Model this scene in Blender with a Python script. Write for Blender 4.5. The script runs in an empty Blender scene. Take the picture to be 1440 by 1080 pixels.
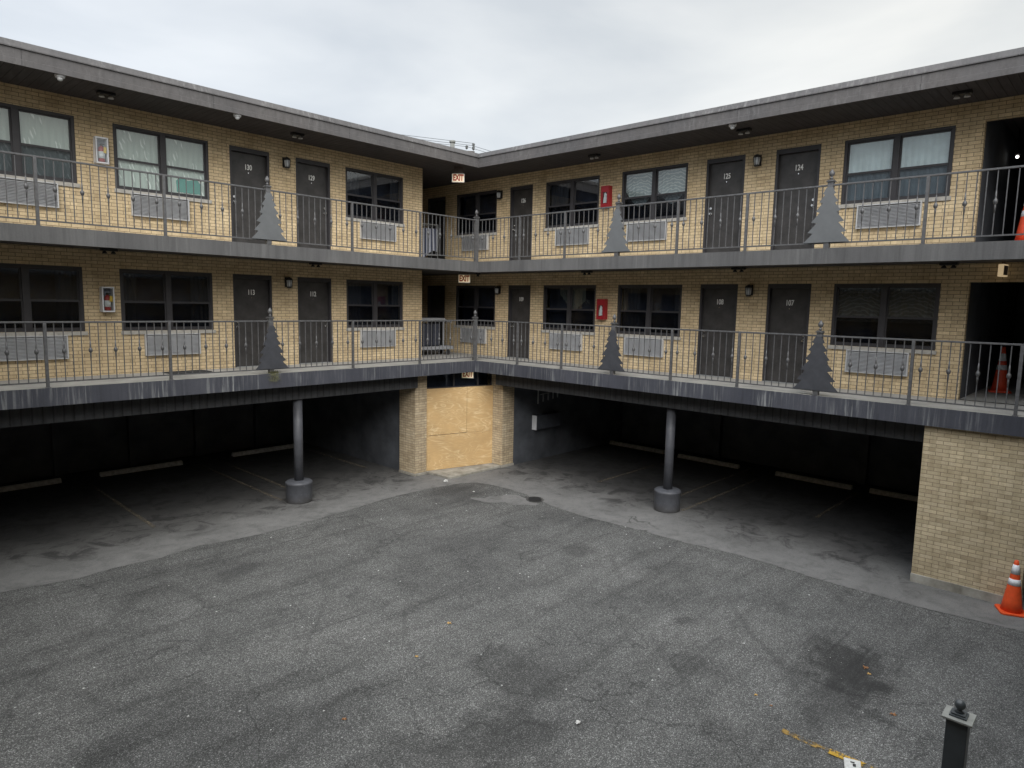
import bpy, bmesh, math, random
from mathutils import Vector, Matrix
random.seed(7)
R = math.radians
SC = bpy.context.scene
COL = SC.collection

# ------------------------------------------------------------------ camera
CAM = Vector((-13.18703, -13.73347, 1.61956))
YAW, PITCH, ROLL = 0.8196827, -0.1176207, 0.0206067
fw = Vector((math.sin(YAW)*math.cos(PITCH), math.cos(YAW)*math.cos(PITCH), math.sin(PITCH)))
rt = Vector((math.cos(YAW), -math.sin(YAW), 0)); up = rt.cross(fw)
r2 = rt*math.cos(ROLL) + up*math.sin(ROLL); u2 = -rt*math.sin(ROLL) + up*math.cos(ROLL)
cd = bpy.data.cameras.new('camera'); cam = bpy.data.objects.new('camera', cd); COL.objects.link(cam)
m = Matrix((r2, u2, -fw)).transposed().to_4x4(); m.translation = CAM
cam.matrix_world = m
cd.sensor_width = 36; cd.lens = 0.9494101*1000/1440*36; cd.clip_start = 0.05; cd.clip_end = 2000
SC.camera = cam
SC.render.resolution_x, SC.render.resolution_y = 1024, 768

# ------------------------------------------------------------------ light
SUN_EL, SUN_AZ = R(34), R(222)            # azimuth clockwise from +Y
w = bpy.data.worlds.new("World"); SC.world = w; w.use_nodes = True
nt = w.node_tree; N = nt.nodes; L = nt.links; N.clear()
out = N.new('ShaderNodeOutputWorld')
sky = N.new('ShaderNodeTexSky'); sky.sky_type = 'NISHITA'; sky.sun_disc = False
sky.sun_elevation = SUN_EL; sky.sun_rotation = SUN_AZ
b1 = N.new('ShaderNodeBackground'); b1.inputs[1].default_value = 0.05
L.new(sky.outputs[0], b1.inputs[0])
tc = N.new('ShaderNodeTexCoord'); sep = N.new('ShaderNodeSeparateXYZ'); L.new(tc.outputs['Generated'], sep.inputs[0])
mp = N.new('ShaderNodeMapping'); mp.inputs['Scale'].default_value = (1.0, 1.0, 3.2); L.new(tc.outputs['Generated'], mp.inputs[0])
no = N.new('ShaderNodeTexNoise'); no.inputs['Scale'].default_value = 2.1; no.inputs['Detail'].default_value = 5; no.inputs['Roughness'].default_value = .5
no.inputs['Distortion'].default_value = .4
L.new(mp.outputs[0], no.inputs['Vector'])
cr = N.new('ShaderNodeValToRGB'); cr.color_ramp.elements[0].position = .34; cr.color_ramp.elements[0].color = (.60, .63, .665, 1)
cr.color_ramp.elements[1].position = .66; cr.color_ramp.elements[1].color = (.82, .83, .835, 1)
L.new(no.outputs[0], cr.inputs[0])
# a little warmer to the east (right of the picture), a little bluer to the north west
dt = N.new('ShaderNodeVectorMath'); dt.operation = 'DOT_PRODUCT'; dt.inputs[1].default_value = (.70, -.71, 0)
L.new(tc.outputs['Generated'], dt.inputs[0])
mr = N.new('ShaderNodeMapRange'); mr.inputs[1].default_value = -.5; mr.inputs[2].default_value = .5; L.new(dt.outputs['Value'], mr.inputs[0])
tint = N.new('ShaderNodeMix'); tint.data_type = 'RGBA'; tint.inputs[6].default_value = (.96, .99, 1.03, 1); tint.inputs[7].default_value = (1.06, 1.04, .985, 1)
L.new(mr.outputs[0], tint.inputs[0])
mu = N.new('ShaderNodeMix'); mu.data_type = 'RGBA'; mu.blend_type = 'MULTIPLY'; mu.inputs[0].default_value = 1
L.new(cr.outputs[0], mu.inputs[6]); L.new(tint.outputs[2], mu.inputs[7])
el = N.new('ShaderNodeValToRGB'); E_ = el.color_ramp.elements
E_[0].position = 0; E_[0].color = (.47,)*3+(1,); E_[1].position = 1; E_[1].color = (1.7, 1.69, 1.68, 1)
e = E_.new(.42); e.color = (.43, .43, .43, 1)
e = E_.new(.7); e.color = (1.15, 1.15, 1.15, 1)
L.new(sep.outputs[2], el.inputs[0])
mu2 = N.new('ShaderNodeMix'); mu2.data_type = 'RGBA'; mu2.blend_type = 'MULTIPLY'; mu2.inputs[0].default_value = 1
L.new(mu.outputs[2], mu2.inputs[6]); L.new(el.outputs[0], mu2.inputs[7])
b2 = N.new('ShaderNodeBackground'); L.new(mu2.outputs[2], b2.inputs[0]); b2.inputs[1].default_value = 1.0
ms = N.new('ShaderNodeMixShader'); ms.inputs[0].default_value = .9
L.new(b1.outputs[0], ms.inputs[1]); L.new(b2.outputs[0], ms.inputs[2]); L.new(ms.outputs[0], out.inputs[0])

sd = bpy.data.lights.new('sun', 'SUN'); sd.energy = 1.5; sd.angle = R(50); sd.color = (1, .97, .93)
sun = bpy.data.objects.new('sun', sd); COL.objects.link(sun)
sv = Vector((math.sin(SUN_AZ)*math.cos(SUN_EL), math.cos(SUN_AZ)*math.cos(SUN_EL), math.sin(SUN_EL)))
sun.rotation_euler = sv.to_track_quat('Z', 'Y').to_euler(); sun.location = (-30, -30, 40)
SC.view_settings.view_transform = 'Standard'; SC.view_settings.look = 'None'
SC.view_settings.exposure = 1.42; SC.view_settings.gamma = 1

# ------------------------------------------------------------------ materials
MATS = {}
class NB:
    """small node builder"""
    def __init__(s, name, rough=.7, spec=.5, metal=0):
        s.m = bpy.data.materials.new(name); s.m.use_nodes = True; s.t = s.m.node_tree
        s.b = s.t.nodes['Principled BSDF']; s.b.inputs['Roughness'].default_value = rough
        s.b.inputs['Metallic'].default_value = metal; s.b.inputs['Specular IOR Level'].default_value = spec
        s.out = s.t.nodes['Material Output']; s._uv = None; MATS[name] = s.m
    def n(s, t, **k):
        x = s.t.nodes.new(t)
        for a, v in k.items():
            if a in x.inputs: x.inputs[a].default_value = v
            else: setattr(x, a, v)
        return x
    def l(s, a, b): s.t.links.new(a, b)
    def uv(s, sx=1, sy=1, rot=0):
        c = s.n('ShaderNodeUVMap'); mp = s.n('ShaderNodeMapping'); mp.inputs['Scale'].default_value = (sx, sy, 1)
        mp.inputs['Rotation'].default_value = (0, 0, rot)
        s.l(c.outputs[0], mp.inputs[0]); return mp.outputs[0]
    def pos(s, sx=1, sy=1, sz=1, rot=0):
        g = s.n('ShaderNodeNewGeometry'); mp = s.n('ShaderNodeMapping'); mp.inputs['Scale'].default_value = (sx, sy, sz)
        mp.inputs['Rotation'].default_value = (0, 0, rot)
        s.l(g.outputs['Position'], mp.inputs[0]); return mp.outputs[0]
    def noise(s, vec, scale, detail=4, rough=.55, dist=0):
        x = s.n('ShaderNodeTexNoise'); x.inputs['Scale'].default_value = scale; x.inputs['Detail'].default_value = detail
        x.inputs['Roughness'].default_value = rough; x.inputs['Distortion'].default_value = dist; s.l(vec, x.inputs['Vector']); return x.outputs[0]
    def ramp(s, fac, *stops):
        x = s.n('ShaderNodeValToRGB'); e = x.color_ramp.elements
        while len(e) < len(stops): e.new(.5)
        for i, (p, c) in enumerate(stops):
            if not isinstance(c, tuple): c = (c, c, c)
            e[i].position = p; e[i].color = c + (1,)
        s.l(fac, x.inputs[0]); return x.outputs[0]
    def mix(s, fac, a, b, mode='MIX'):
        x = s.n('ShaderNodeMix', data_type='RGBA', blend_type=mode)
        for i, v in ((0, fac), (6, a), (7, b)):
            if isinstance(v, (int, float)): x.inputs[i].default_value = v if i == 0 else (v, v, v, 1)
            elif isinstance(v, tuple): x.inputs[i].default_value = v + (1,)
            else: s.l(v, x.inputs[i])
        return x.outputs[2]
    def math(s, op, a, b=None, c=None):
        x = s.n('ShaderNodeMath', operation=op)
        for i, v in enumerate((a, b, c)):
            if v is None: continue
            if isinstance(v, (int, float)): x.inputs[i].default_value = v
            else: s.l(v, x.inputs[i])
        return x.outputs[0]
    def color(s, c):
        if isinstance(c, tuple): s.b.inputs['Base Color'].default_value = c + (1,)
        else: s.l(c, s.b.inputs['Base Color'])
    def bump(s, h, strength=.3, dist=.01):
        x = s.n('ShaderNodeBump'); x.inputs['Strength'].default_value = strength; x.inputs['Distance'].default_value = dist
        s.l(h, x.inputs['Height']); s.l(x.outputs[0], s.b.inputs['Normal'])
    def sepxyz(s, v):
        x = s.n('ShaderNodeSeparateXYZ'); s.l(v, x.inputs[0]); return x.outputs

def brick_mat(name, c1, c2, mortar, row=.0677, width=.2035, grime=.5):
    k = NB(name, .85, .25); uv = k.uv()
    b = k.n('ShaderNodeTexBrick', offset=.5, offset_frequency=2, squash=1, squash_frequency=2)
    k.l(uv, b.inputs['Vector'])
    for a, v in (('Color1', c1+(1,)), ('Color2', c2+(1,)), ('Mortar', mortar+(1,)), ('Scale', 1), ('Mortar Size', .0052), ('Mortar Smooth', .25), ('Bias', -.1), ('Brick Width', width), ('Row Height', row)):
        b.inputs[a].default_value = v
    n1 = k.noise(uv, 1.3, 5); n2 = k.noise(uv, 45, 4)
    s_ = k.sepxyz(uv); row_ = k.math('FLOOR', k.math('MULTIPLY', s_[1], 1/row))
    col_ = k.math('FLOOR', k.math('SUBTRACT', k.math('MULTIPLY', s_[0], 1/width), k.math('MULTIPLY', k.math('MODULO', k.math('ABSOLUTE', row_), 2), .5)))
    cb = k.n('ShaderNodeCombineXYZ'); k.l(row_, cb.inputs[0]); k.l(col_, cb.inputs[1]); wn = k.n('ShaderNodeTexWhiteNoise', noise_dimensions='2D'); k.l(cb.outputs[0], wn.inputs['Vector'])
    odd = k.mix(k.math('SUBTRACT', 1, b.outputs[1]), 1., k.ramp(wn.outputs['Value'], (0., (.70, .66, .62)), (.10, (.86, .84, .80)), (.5, (1., 1., 1.)), (.9, (1.05, 1.03, .98)), (.95, (1.2, 1.2, 1.16))))
    bc = k.mix(.6, b.outputs[0], odd, 'MULTIPLY')
    c = k.mix(.55, bc, k.ramp(n1, (.3, (.70, .66, .60)), (.7, (1.0, 1.0, 1.0))), 'MULTIPLY')
    c = k.mix(.5, c, k.ramp(n2, (.3, .68), (.7, 1.06)), 'MULTIPLY')
    st = k.noise(k.uv(6, .55), 2.2, 5)
    c = k.mix(grime, c, k.ramp(st, (.32, (.66, .64, .60)), (.55, (1, 1, 1))), 'MULTIPLY')
    k.color(c)
    h = k.mix(.25, k.math('SUBTRACT', 1, b.outputs[1]), n2)
    k.bump(h, .6, .008); return k.m
brick_mat('brick', (.76, .615, .40), (.66, .525, .335), (.245, .19, .13), grime=.4)
brick_mat('pier_brick', (.62, .52, .37), (.49, .40, .28), (.24, .20, .15), grime=.5)
brick_mat('court_brick', (.66, .565, .395), (.53, .445, .30), (.29, .23, .16), grime=.4)

def plain(name, c, rough=.6, spec=.5, metal=0, var=.25, scale=6, bump=0):
    k = NB(name, rough, spec, metal); v = k.uv()
    n = k.noise(v, scale, 6, .6)
    k.color(k.mix(1, c, k.ramp(n, (.3, 1-var), (.7, 1+var*.3)), 'MULTIPLY'))
    if bump: k.bump(k.noise(v, scale*12, 3), bump, .004)
    return k
plain('frame_bronze', (.043, .041, .045), .45, var=.2)
plain('frame_dark', (.022, .021, .023), .4, var=.2)
plain('door_paint', (.052, .049, .048), .42, var=.45, scale=4, bump=.1)
plain('rail_paint', (.095, .096, .10), .5, var=.45, scale=14, bump=.2)
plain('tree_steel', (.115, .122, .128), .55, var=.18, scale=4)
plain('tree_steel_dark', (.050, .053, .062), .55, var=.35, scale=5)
plain('chrome', (.75, .75, .75), .22, metal=1, var=.05)
plain('number_white', (.80, .80, .78), .5, var=.05)
plain('lamp_black', (.02, .02, .022), .4)
plain('lamp_glass', (.55, .57, .58), .25, var=.1)
plain('white_plastic', (.72, .73, .76), .4, var=.12)
plain('red_metal', (.34, .014, .022), .4, var=.2)
plain('cabinet_back', (.20, .22, .30), .6, var=.2)
plain('yellow_tag', (.75, .50, .06), .6, var=.1)
plain('rubber_black', (.02, .02, .02), .8)
plain('cone_orange', (.80, .095, .02), .5, var=.22, scale=9)
plain('cone_red', (.80, .085, .03), .5, var=.25, scale=9)
plain('reflective_white', (.78, .80, .83), .4, var=.25, scale=20)
plain('sill_stone', (.46, .44, .40), .8, var=.3, scale=10, bump=.3)
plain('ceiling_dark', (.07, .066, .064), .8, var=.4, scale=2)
plain('garage_paint', (.092, .10, .116), .8, var=.5, scale=1.5)
plain('roofing', (.12, .12, .12), .9)
plain('stop_concrete', (.74, .74, .72), .9, var=.45, scale=9, bump=.5)
plain('cart_plastic', (.30, .31, .33), .5, var=.2)
plain('cart_bag', (.030, .034, .05), .8, var=.4, scale=8)
k = plain('sign_box', (.78, .70, .55), .5, var=.1); k.b.inputs['Emission Color'].default_value = (1, .74, .42, 1); k.b.inputs['Emission Strength'].default_value = .13
plain('exit_red', (.42, .03, .01), .5, var=.1)
plain('bracket_brown', (.10, .075, .065), .7)
plain('galv', (.36, .37, .37), .5, metal=.3, var=.3)
plain('galv_dark', (.07, .075, .075), .5)
plain('vent_metal', (.16, .165, .155), .6, var=.3)
plain('wood_pole', (.10, .075, .055), .9, var=.4)
plain('wire_black', (.02, .02, .02), .6)
plain('post_paint', (.052, .060, .066), .35, var=.3, scale=8)
plain('post_cap', (.22, .225, .21), .6, var=.25, scale=20)
plain('screen_dark', (.02, .02, .022), .8)
plain('leaf_brown', (.32, .16, .07), .7, var=.3)
plain('leaf_yellow', (.62, .40, .14), .7, var=.3)
plain('paper', (.62, .62, .60), .8, var=.3, scale=30)
plain('ink_black', (.02, .02, .02), .7)
plain('mat_dark', (.03, .032, .036), .95, var=.3, scale=60, bump=.5)
plain('weed_green', (.13, .13, .055), .8, var=.5, scale=30)
plain('bulb_dim', (.5, .5, .5), .3)

# near-black colour standing in for the shade of unlit rooms behind glass
k = NB('interior_dark', .9, .2); v = k.uv(); k.color(k.mix(1, (.014, .018, .032), k.ramp(k.noise(v, 1.6, 3), (.35, .5), (.65, 1.9)), 'MULTIPLY'))
# air conditioner grille
k = plain('ac_grille', (.52, .53, .55), .5, var=.28, scale=5)
plain('ac_casing', (.52, .53, .54), .5, var=.15)
k = plain('ac_dark', (.09, .10, .12), .6, var=.28, scale=5)
# weathered fascia metals: UV v vertical, stretched streaks
def fascia(name, base, light, dark, amt=.5, run=.35, rough=.55, spec=.4):
    k = NB(name, rough, spec)
    st = k.noise(k.uv(9, run), 1.7, 7, .65); st2 = k.noise(k.uv(4, run*.6), 2.3, 6, .7); big = k.noise(k.uv(1, .4), .7, 6, .65); fine = k.noise(k.uv(), 40, 3)
    c = k.mix(k.ramp(big, (.38, 0.), (.62, 1.)), base, dark)
    c = k.mix(.6, c, k.ramp(st2, (.3, .55), (.5, 1.), (.7, 1.25)), 'MULTIPLY')
    mask = k.math('MULTIPLY', k.ramp(st, (.50, 0.), (.66, 1.)), k.ramp(k.noise(k.uv(1.5, .3), .9, 5), (.44, 0.), (.60, amt)))
    c = k.mix(mask, c, light)
    drk = k.math('MULTIPLY', k.ramp(k.noise(k.uv(11, run), 1.3, 6, .6), (.56, 0.), (.68, .6)), k.ramp(k.noise(k.uv(1.1, .3), 1.3, 4), (.5, 0.), (.62, amt)))
    c = k.mix(drk, c, (.035, .037, .045))
    c = k.mix(.35, c, k.ramp(fine, (.3, .75), (.7, 1.1)), 'MULTIPLY')
    k.color(c); k.bump(fine, .15, .003); return k
fascia('roof_fascia', (.094, .088, .087), (.21, .21, .21), (.080, .077, .079), .30, 2.5)
fascia('roof_coping', (.098, .094, .095), (.28, .28, .28), (.076, .074, .077), .45, 2.5)
fascia('upper_edge', (.108, .108, .109), (.24, .24, .235), (.082, .082, .084), .22, rough=.7)
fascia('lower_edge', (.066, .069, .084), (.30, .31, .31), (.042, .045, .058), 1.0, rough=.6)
# plank soffit
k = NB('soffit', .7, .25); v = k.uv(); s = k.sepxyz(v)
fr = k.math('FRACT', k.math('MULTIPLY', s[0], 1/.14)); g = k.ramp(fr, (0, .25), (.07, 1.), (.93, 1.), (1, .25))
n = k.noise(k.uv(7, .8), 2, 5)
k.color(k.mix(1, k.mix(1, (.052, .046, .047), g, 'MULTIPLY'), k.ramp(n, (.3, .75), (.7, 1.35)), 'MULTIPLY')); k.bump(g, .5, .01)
# ribbed beam
k = NB('ribbed', .7, .25); v = k.uv(); s = k.sepxyz(v)
fr = k.math('FRACT', k.math('MULTIPLY', s[0], 1/.16)); g = k.ramp(fr, (0, .62), (.10, .62), (.18, 1.), (.95, 1.), (1, .62))
k.color(k.mix(1, k.mix(1, (.058, .060, .064), g, 'MULTIPLY'), k.ramp(k.noise(k.uv(5, 1), 2, 4), (.3, .7), (.7, 1.2)), 'MULTIPLY')); k.bump(g, .7, .02)
# concrete walkway
k = NB('walkway', .85, .3); v = k.pos(); n = k.noise(v, 1.5, 6, .6); f = k.noise(v, 60, 3)
k.color(k.mix(.5, k.ramp(n, (.3, (.26, .255, .24)), (.7, (.42, .41, .385))), k.ramp(f, (.3, .7), (.7, 1.1)), 'MULTIPLY'))
k = NB('walk_lip', .85, .3); v = k.pos(); n = k.noise(v, 2.5, 6, .65); f = k.noise(v, 60, 3)
k.color(k.mix(.5, k.ramp(n, (.3, (.25, .25, .225)), (.7, (.42, .41, .37))), k.ramp(f, (.3, .7), (.7, 1.1)), 'MULTIPLY'))
# step slab
k = NB('step_concrete', .85, .3); v = k.pos(); n = k.noise(v, 3, 6, .65)
k.color(k.ramp(n, (.3, (.17, .155, .125)), (.7, (.40, .385, .34))))

# asphalt
k = NB('asphalt', .88, .25); v = k.pos()
big = k.noise(v, .32, 6, .62, .6); mid = k.noise(v, 1.3, 7, .65, .3)
dirn = k.noise(k.pos(.5, 3.2, 1, R(20)), .9, 6, .62)
sp1 = k.noise(v, 85, 3, .85); sp2 = k.noise(v, 170, 2, .8)
c = k.ramp(big, (.30, (.070, .070, .069)), (.52, (.106, .106, .103)), (.72, (.127, .126, .122)))
c = k.mix(.75, c, k.ramp(mid, (.28, .66), (.5, 1.0), (.75, 1.18)), 'MULTIPLY')
c = k.mix(.8, c, k.ramp(dirn, (.30, .62), (.48, 1.0), (.7, 1.12)), 'MULTIPLY')
vo = k.n('ShaderNodeTexVoronoi', feature='F1'); vo.inputs['Scale'].default_value = 100; k.l(v, vo.inputs['Vector'])
stone = k.ramp(k.sepxyz(vo.outputs['Color'])[0], (.0, .38), (.5, .85), (.8, 1.35), (1., 3.2))
c = k.mix(.75, c, stone, 'MULTIPLY')
c = k.mix(.8, c, k.ramp(sp1, (.33, .45), (.5, 1.0), (.66, 1.8)), 'MULTIPLY')
# cracks
cv = k.n('ShaderNodeTexVoronoi', feature='DISTANCE_TO_EDGE'); cv.inputs['Scale'].default_value = .42
dv = k.n('ShaderNodeVectorMath', operation='ADD'); nn = k.n('ShaderNodeTexNoise'); nn.inputs['Scale'].default_value = 1.6; nn.inputs['Detail'].default_value = 7
k.l(v, nn.inputs['Vector']); sc_ = k.n('ShaderNodeVectorMath', operation='SCALE'); sc_.inputs['Scale'].default_value = .9; k.l(nn.outputs['Color'], sc_.inputs[0])
k.l(v, dv.inputs[0]); k.l(sc_.outputs[0], dv.inputs[1]); k.l(dv.outputs[0], cv.inputs['Vector'])
crk = k.math('MULTIPLY', k.ramp(cv.outputs['Distance'], (0., 1.), (.010, 0.)), k.ramp(k.noise(v, .55, 3), (.50, 0.), (.58, .55)))
c = k.mix(crk, c, (.02, .02, .02))
# curved tyre marks sweeping towards the bays
def arcs(cx, cy, w_, lo, hi, amt):
    global c
    mp = k.n('ShaderNodeMapping', vector_type='TEXTURE'); mp.inputs['Location'].default_value = (cx, cy, -3.12); gg = k.n('ShaderNodeNewGeometry'); k.l(gg.outputs['Position'], mp.inputs[0])
    ln_ = k.n('ShaderNodeVectorMath', operation='LENGTH'); k.l(mp.outputs[0], ln_.inputs[0])
    r_ = k.math('ADD', ln_.outputs['Value'], k.math('MULTIPLY', k.noise(v, .25, 2), 1.6))
    a_ = k.math('ABSOLUTE', k.math('SUBTRACT', k.math('FRACT', k.math('MULTIPLY', r_, 1/w_)), .5))
    band = k.ramp(a_, (.0, 1.), (.022, .8), (.05, 0.))
    msk = k.math('MULTIPLY', k.math('MULTIPLY', band, k.ramp(k.noise(k.pos(.6, .6, .6), lo, 4, .6), (.50, 0.), (.62, amt))), k.ramp(k.noise(v, 14, 4, .7), (.3, .4), (.6, 1.)))
    c = k.mix(msk, c, (.045, .045, .044))
arcs(3.0, -16.0, 1.55, .55, 0, .38); arcs(-16.0, 2.0, 1.9, .45, 0, .32); arcs(-2.0, -2.0, 2.3, .7, 0, .28)
# straight scraped streaks running with the left wing
stk = k.noise(k.pos(.35, 9, 1, R(-8)), 1.2, 6, .7); c = k.mix(k.math('MULTIPLY', k.ramp(stk, (.56, 0.), (.66, .55)), k.ramp(k.noise(v, .35, 3), (.45, 0.), (.6, 1.))), c, (.04, .04, .04))
# oil drips and dark blotches at measured places
g = k.n('ShaderNodeNewGeometry')
def blot(x, y, r, amt, lo=(.02, .02, .02), sx=1, ang=0):
    global c
    mp = k.n('ShaderNodeMapping', vector_type='TEXTURE'); mp.inputs['Location'].default_value = (x, y, -3.12); mp.inputs['Scale'].default_value = (r*sx, r, 3); mp.inputs['Rotation'].default_value = (0, 0, R(ang))
    k.l(g.outputs['Position'], mp.inputs[0]); ln = k.n('ShaderNodeVectorMath', operation='LENGTH'); k.l(mp.outputs[0], ln.inputs[0])
    d = k.math('ADD', ln.outputs['Value'], k.math('MULTIPLY', k.math('SUBTRACT', blotn, .5), 2.2))
    c = k.mix(k.ramp(d, (.30, amt), (.55, amt*.75), (.72, amt*.2), (1., 0.)), c, lo)
blotn = k.noise(v, 1.8, 7, .7)
for a in ((-3.75, -11.2, .75, .75, (.02, .02, .02), 1.6, 10), (-4.6, -11.4, .5, .5, (.03, .03, .03), 2.6, -5), (-8.1, -8.9, .9, .45), (-7.1, -8.2, 1.0, .4), (-6.3, -10.6, .35, .35), (-8.2, -2.6, .35, .5, (.04, .04, .04), 3, 20), (-1.3, -3.0, .35, .7), (-2.0, -1.6, .9, .5, (.05, .05, .05), 1.6, 40), (-3.0, -6.0, .5, .4), (-5.2, -9.8, .5, .4), (-9.0, -8.7, .9, .35), (-4.2, -9.0, .3, .5)): blot(*a)
k.color(c)
k.bump(k.mix(.5, sp1, vo.outputs['Distance']), .55, .012)
ASPH = k.m
# concrete apron and garage floor
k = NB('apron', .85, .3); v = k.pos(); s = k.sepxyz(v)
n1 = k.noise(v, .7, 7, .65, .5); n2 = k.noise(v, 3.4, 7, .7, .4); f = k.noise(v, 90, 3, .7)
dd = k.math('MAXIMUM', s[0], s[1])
bay_tone = k.math('ADD', dd, k.math('MULTIPLY', k.math('SUBTRACT', n1, .5), 3.4))  # tone gets darker with depth into the bays, broken up by noise
bay_tone = k.math('ADD', bay_tone, k.math('MULTIPLY', k.math('SUBTRACT', n2, .5), 1.6))
mr_ = k.n('ShaderNodeMapRange'); mr_.inputs[1].default_value = -.5; mr_.inputs[2].default_value = 2.6; k.l(bay_tone, mr_.inputs[0])
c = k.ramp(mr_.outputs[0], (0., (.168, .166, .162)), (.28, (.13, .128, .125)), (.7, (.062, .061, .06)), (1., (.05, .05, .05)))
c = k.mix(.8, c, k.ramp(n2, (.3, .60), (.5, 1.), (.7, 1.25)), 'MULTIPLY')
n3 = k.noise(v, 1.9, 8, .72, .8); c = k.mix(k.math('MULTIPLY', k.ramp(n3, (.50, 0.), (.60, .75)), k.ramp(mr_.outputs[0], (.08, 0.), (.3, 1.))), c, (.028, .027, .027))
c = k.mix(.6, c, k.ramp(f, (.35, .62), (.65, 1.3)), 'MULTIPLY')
cv = k.n('ShaderNodeTexVoronoi', feature='DISTANCE_TO_EDGE'); cv.inputs['Scale'].default_value = .38
dv = k.n('ShaderNodeVectorMath', operation='ADD'); nn = k.n('ShaderNodeTexNoise'); nn.inputs['Scale'].default_value = 1.2; nn.inputs['Detail'].default_value = 7
k.l(v, nn.inputs['Vector']); sc_ = k.n('ShaderNodeVectorMath', operation='SCALE'); sc_.inputs['Scale'].default_value = 1.2; k.l(nn.outputs['Color'], sc_.inputs[0])
k.l(v, dv.inputs[0]); k.l(sc_.outputs[0], dv.inputs[1]); k.l(dv.outputs[0], cv.inputs['Vector'])
crk = k.math('MULTIPLY', k.ramp(cv.outputs['Distance'], (0., 1.), (.010, 0.)), k.ramp(k.noise(v, .6, 3), (.57, 0.), (.62, .7)))
c = k.mix(crk, c, (.02, .02, .02)); k.color(c); k.bump(f, .3, .006)
# worn paint lines
def worn(name, col, lo, hi):
    k = NB(name, .8, .2); v = k.pos(); n = k.noise(v, 9, 6, .75); k.color(k.mix(.5, col, k.ramp(k.noise(v, 30, 3), (.3, .6), (.7, 1.1)), 'MULTIPLY'))
    tr = k.n('ShaderNodeBsdfTransparent'); mx = k.n('ShaderNodeMixShader'); k.l(k.ramp(n, (lo, 0.), (hi, 1.)), mx.inputs[0])
    k.l(tr.outputs[0], mx.inputs[1]); k.l(k.b.outputs[0], mx.inputs[2]); k.l(mx.outputs[0], k.out.inputs[0])
worn('line_faded', (.21, .18, .135), .38, .66)
worn('line_yellow', (.50, .31, .05), .42, .54)
worn('line_brown', (.34, .22, .07), .47, .60)
# plywood
k = NB('plywood', .6, .3)
n1 = k.noise(k.uv(.55, 1.5), 1.7, 2, .5, 1.2)
rg = k.math('FRACT', k.math('MULTIPLY', n1, 9)); pe = k.ramp(rg, (.0, 0.), (.30, .15), (.5, 1.), (.62, .25), (1., 0.))
msk = k.ramp(k.noise(k.uv(.9, .9), 2.2, 3), (.40, .1), (.60, 1.))
c = k.mix(k.math('MULTIPLY', pe, msk), (.56, .375, .18), (.74, .57, .33))
c = k.mix(.8, c, k.ramp(k.noise(k.uv(2.5, 45), 2, 3), (.3, .84), (.7, 1.06)), 'MULTIPLY')
c = k.mix(.7, c, k.ramp(k.noise(k.uv(), 1.4, 4), (.3, .84), (.7, 1.12)), 'MULTIPLY'); k.color(c)
# glass
def glass(name, tint, f0, rough=.02):
    k = NB(name); gl = k.n('ShaderNodeBsdfGlossy'); gl.inputs['Roughness'].default_value = rough
    tr = k.n('ShaderNodeBsdfTransparent'); tr.inputs[0].default_value = tint + (1,)
    lw = k.n('ShaderNodeLayerWeight'); lw.inputs[0].default_value = .5
    fac = k.math('ADD', f0, k.math('MULTIPLY', k.math('POWER', lw.outputs['Facing'], 5), 1-f0))
    wob = k.n('ShaderNodeBump'); wob.inputs['Strength'].default_value = .05; wob.inputs['Distance'].default_value = .03; k.l(k.noise(k.uv(), 2.2, 2), wob.inputs['Height'])
    k.l(wob.outputs[0], gl.inputs['Normal']); mx = k.n('ShaderNodeMixShader')
    k.l(fac, mx.inputs[0]); k.l(tr.outputs[0], mx.inputs[1]); k.l(gl.outputs[0], mx.inputs[2]); k.l(mx.outputs[0], k.out.inputs[0])
glass('glass', (.96, .98, .975), .07); glass('glass_screened', (.60, .62, .64), .03, .12)
# curtains
def curtain(name, base, mark, kind):
    k = NB(name, .85, .2); v = k.uv()
    if kind == 'squiggle':
        vo = k.n('ShaderNodeTexVoronoi', feature='F1'); vo.inputs['Scale'].default_value = 5.2; k.l(k.uv(1.2, .62, R(20)), vo.inputs['Vector'])
        wv = k.n('ShaderNodeTexWave', wave_type='BANDS'); wv.inputs['Scale'].default_value = 4.2; wv.inputs['Distortion'].default_value = 5; wv.inputs['Detail'].default_value = 1; wv.inputs['Detail Scale'].default_value = 1.4; k.l(k.uv(1, .75, R(-25)), wv.inputs['Vector'])
        msk = k.math('MULTIPLY', k.ramp(wv.outputs['Fac'], (.70, 0.), (.82, 1.)), k.ramp(vo.outputs['Distance'], (.34, 1.), (.46, 0.)))
        c = k.mix(k.math('MULTIPLY', msk, .95), base, mark)
    elif kind == 'rings':
        sx = k.sepxyz(v); fx = k.math('ABSOLUTE', k.math('SUBTRACT', k.math('FRACT', k.math('MULTIPLY', sx[0], 1/.93)), .5))
        cb = k.n('ShaderNodeCombineXYZ'); k.l(fx, cb.inputs[0]); k.l(sx[1], cb.inputs[1])
        wv = k.n('ShaderNodeTexWave', wave_type='RINGS', rings_direction='SPHERICAL'); wv.inputs['Scale'].default_value = 4.2; wv.inputs['Distortion'].default_value = 7; wv.inputs['Detail'].default_value = 2; wv.inputs['Detail Scale'].default_value = 1.6
        mp = k.n('ShaderNodeMapping'); mp.inputs['Location'].default_value = (0, -.15, 0); k.l(cb.outputs[0], mp.inputs[0]); k.l(mp.outputs[0], wv.inputs['Vector'])
        c = k.mix(k.ramp(wv.outputs['Fac'], (.6, 0.), (.85, .8)), base, mark)
    else: c = k.mix(1, base, k.ramp(k.noise(v, 3, 4), (.3, .8), (.7, 1.05)), 'MULTIPLY')
    k.color(c)
curtain('curtain_pale', (.46, .525, .49), (.80, .85, .82), 'squiggle')
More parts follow.
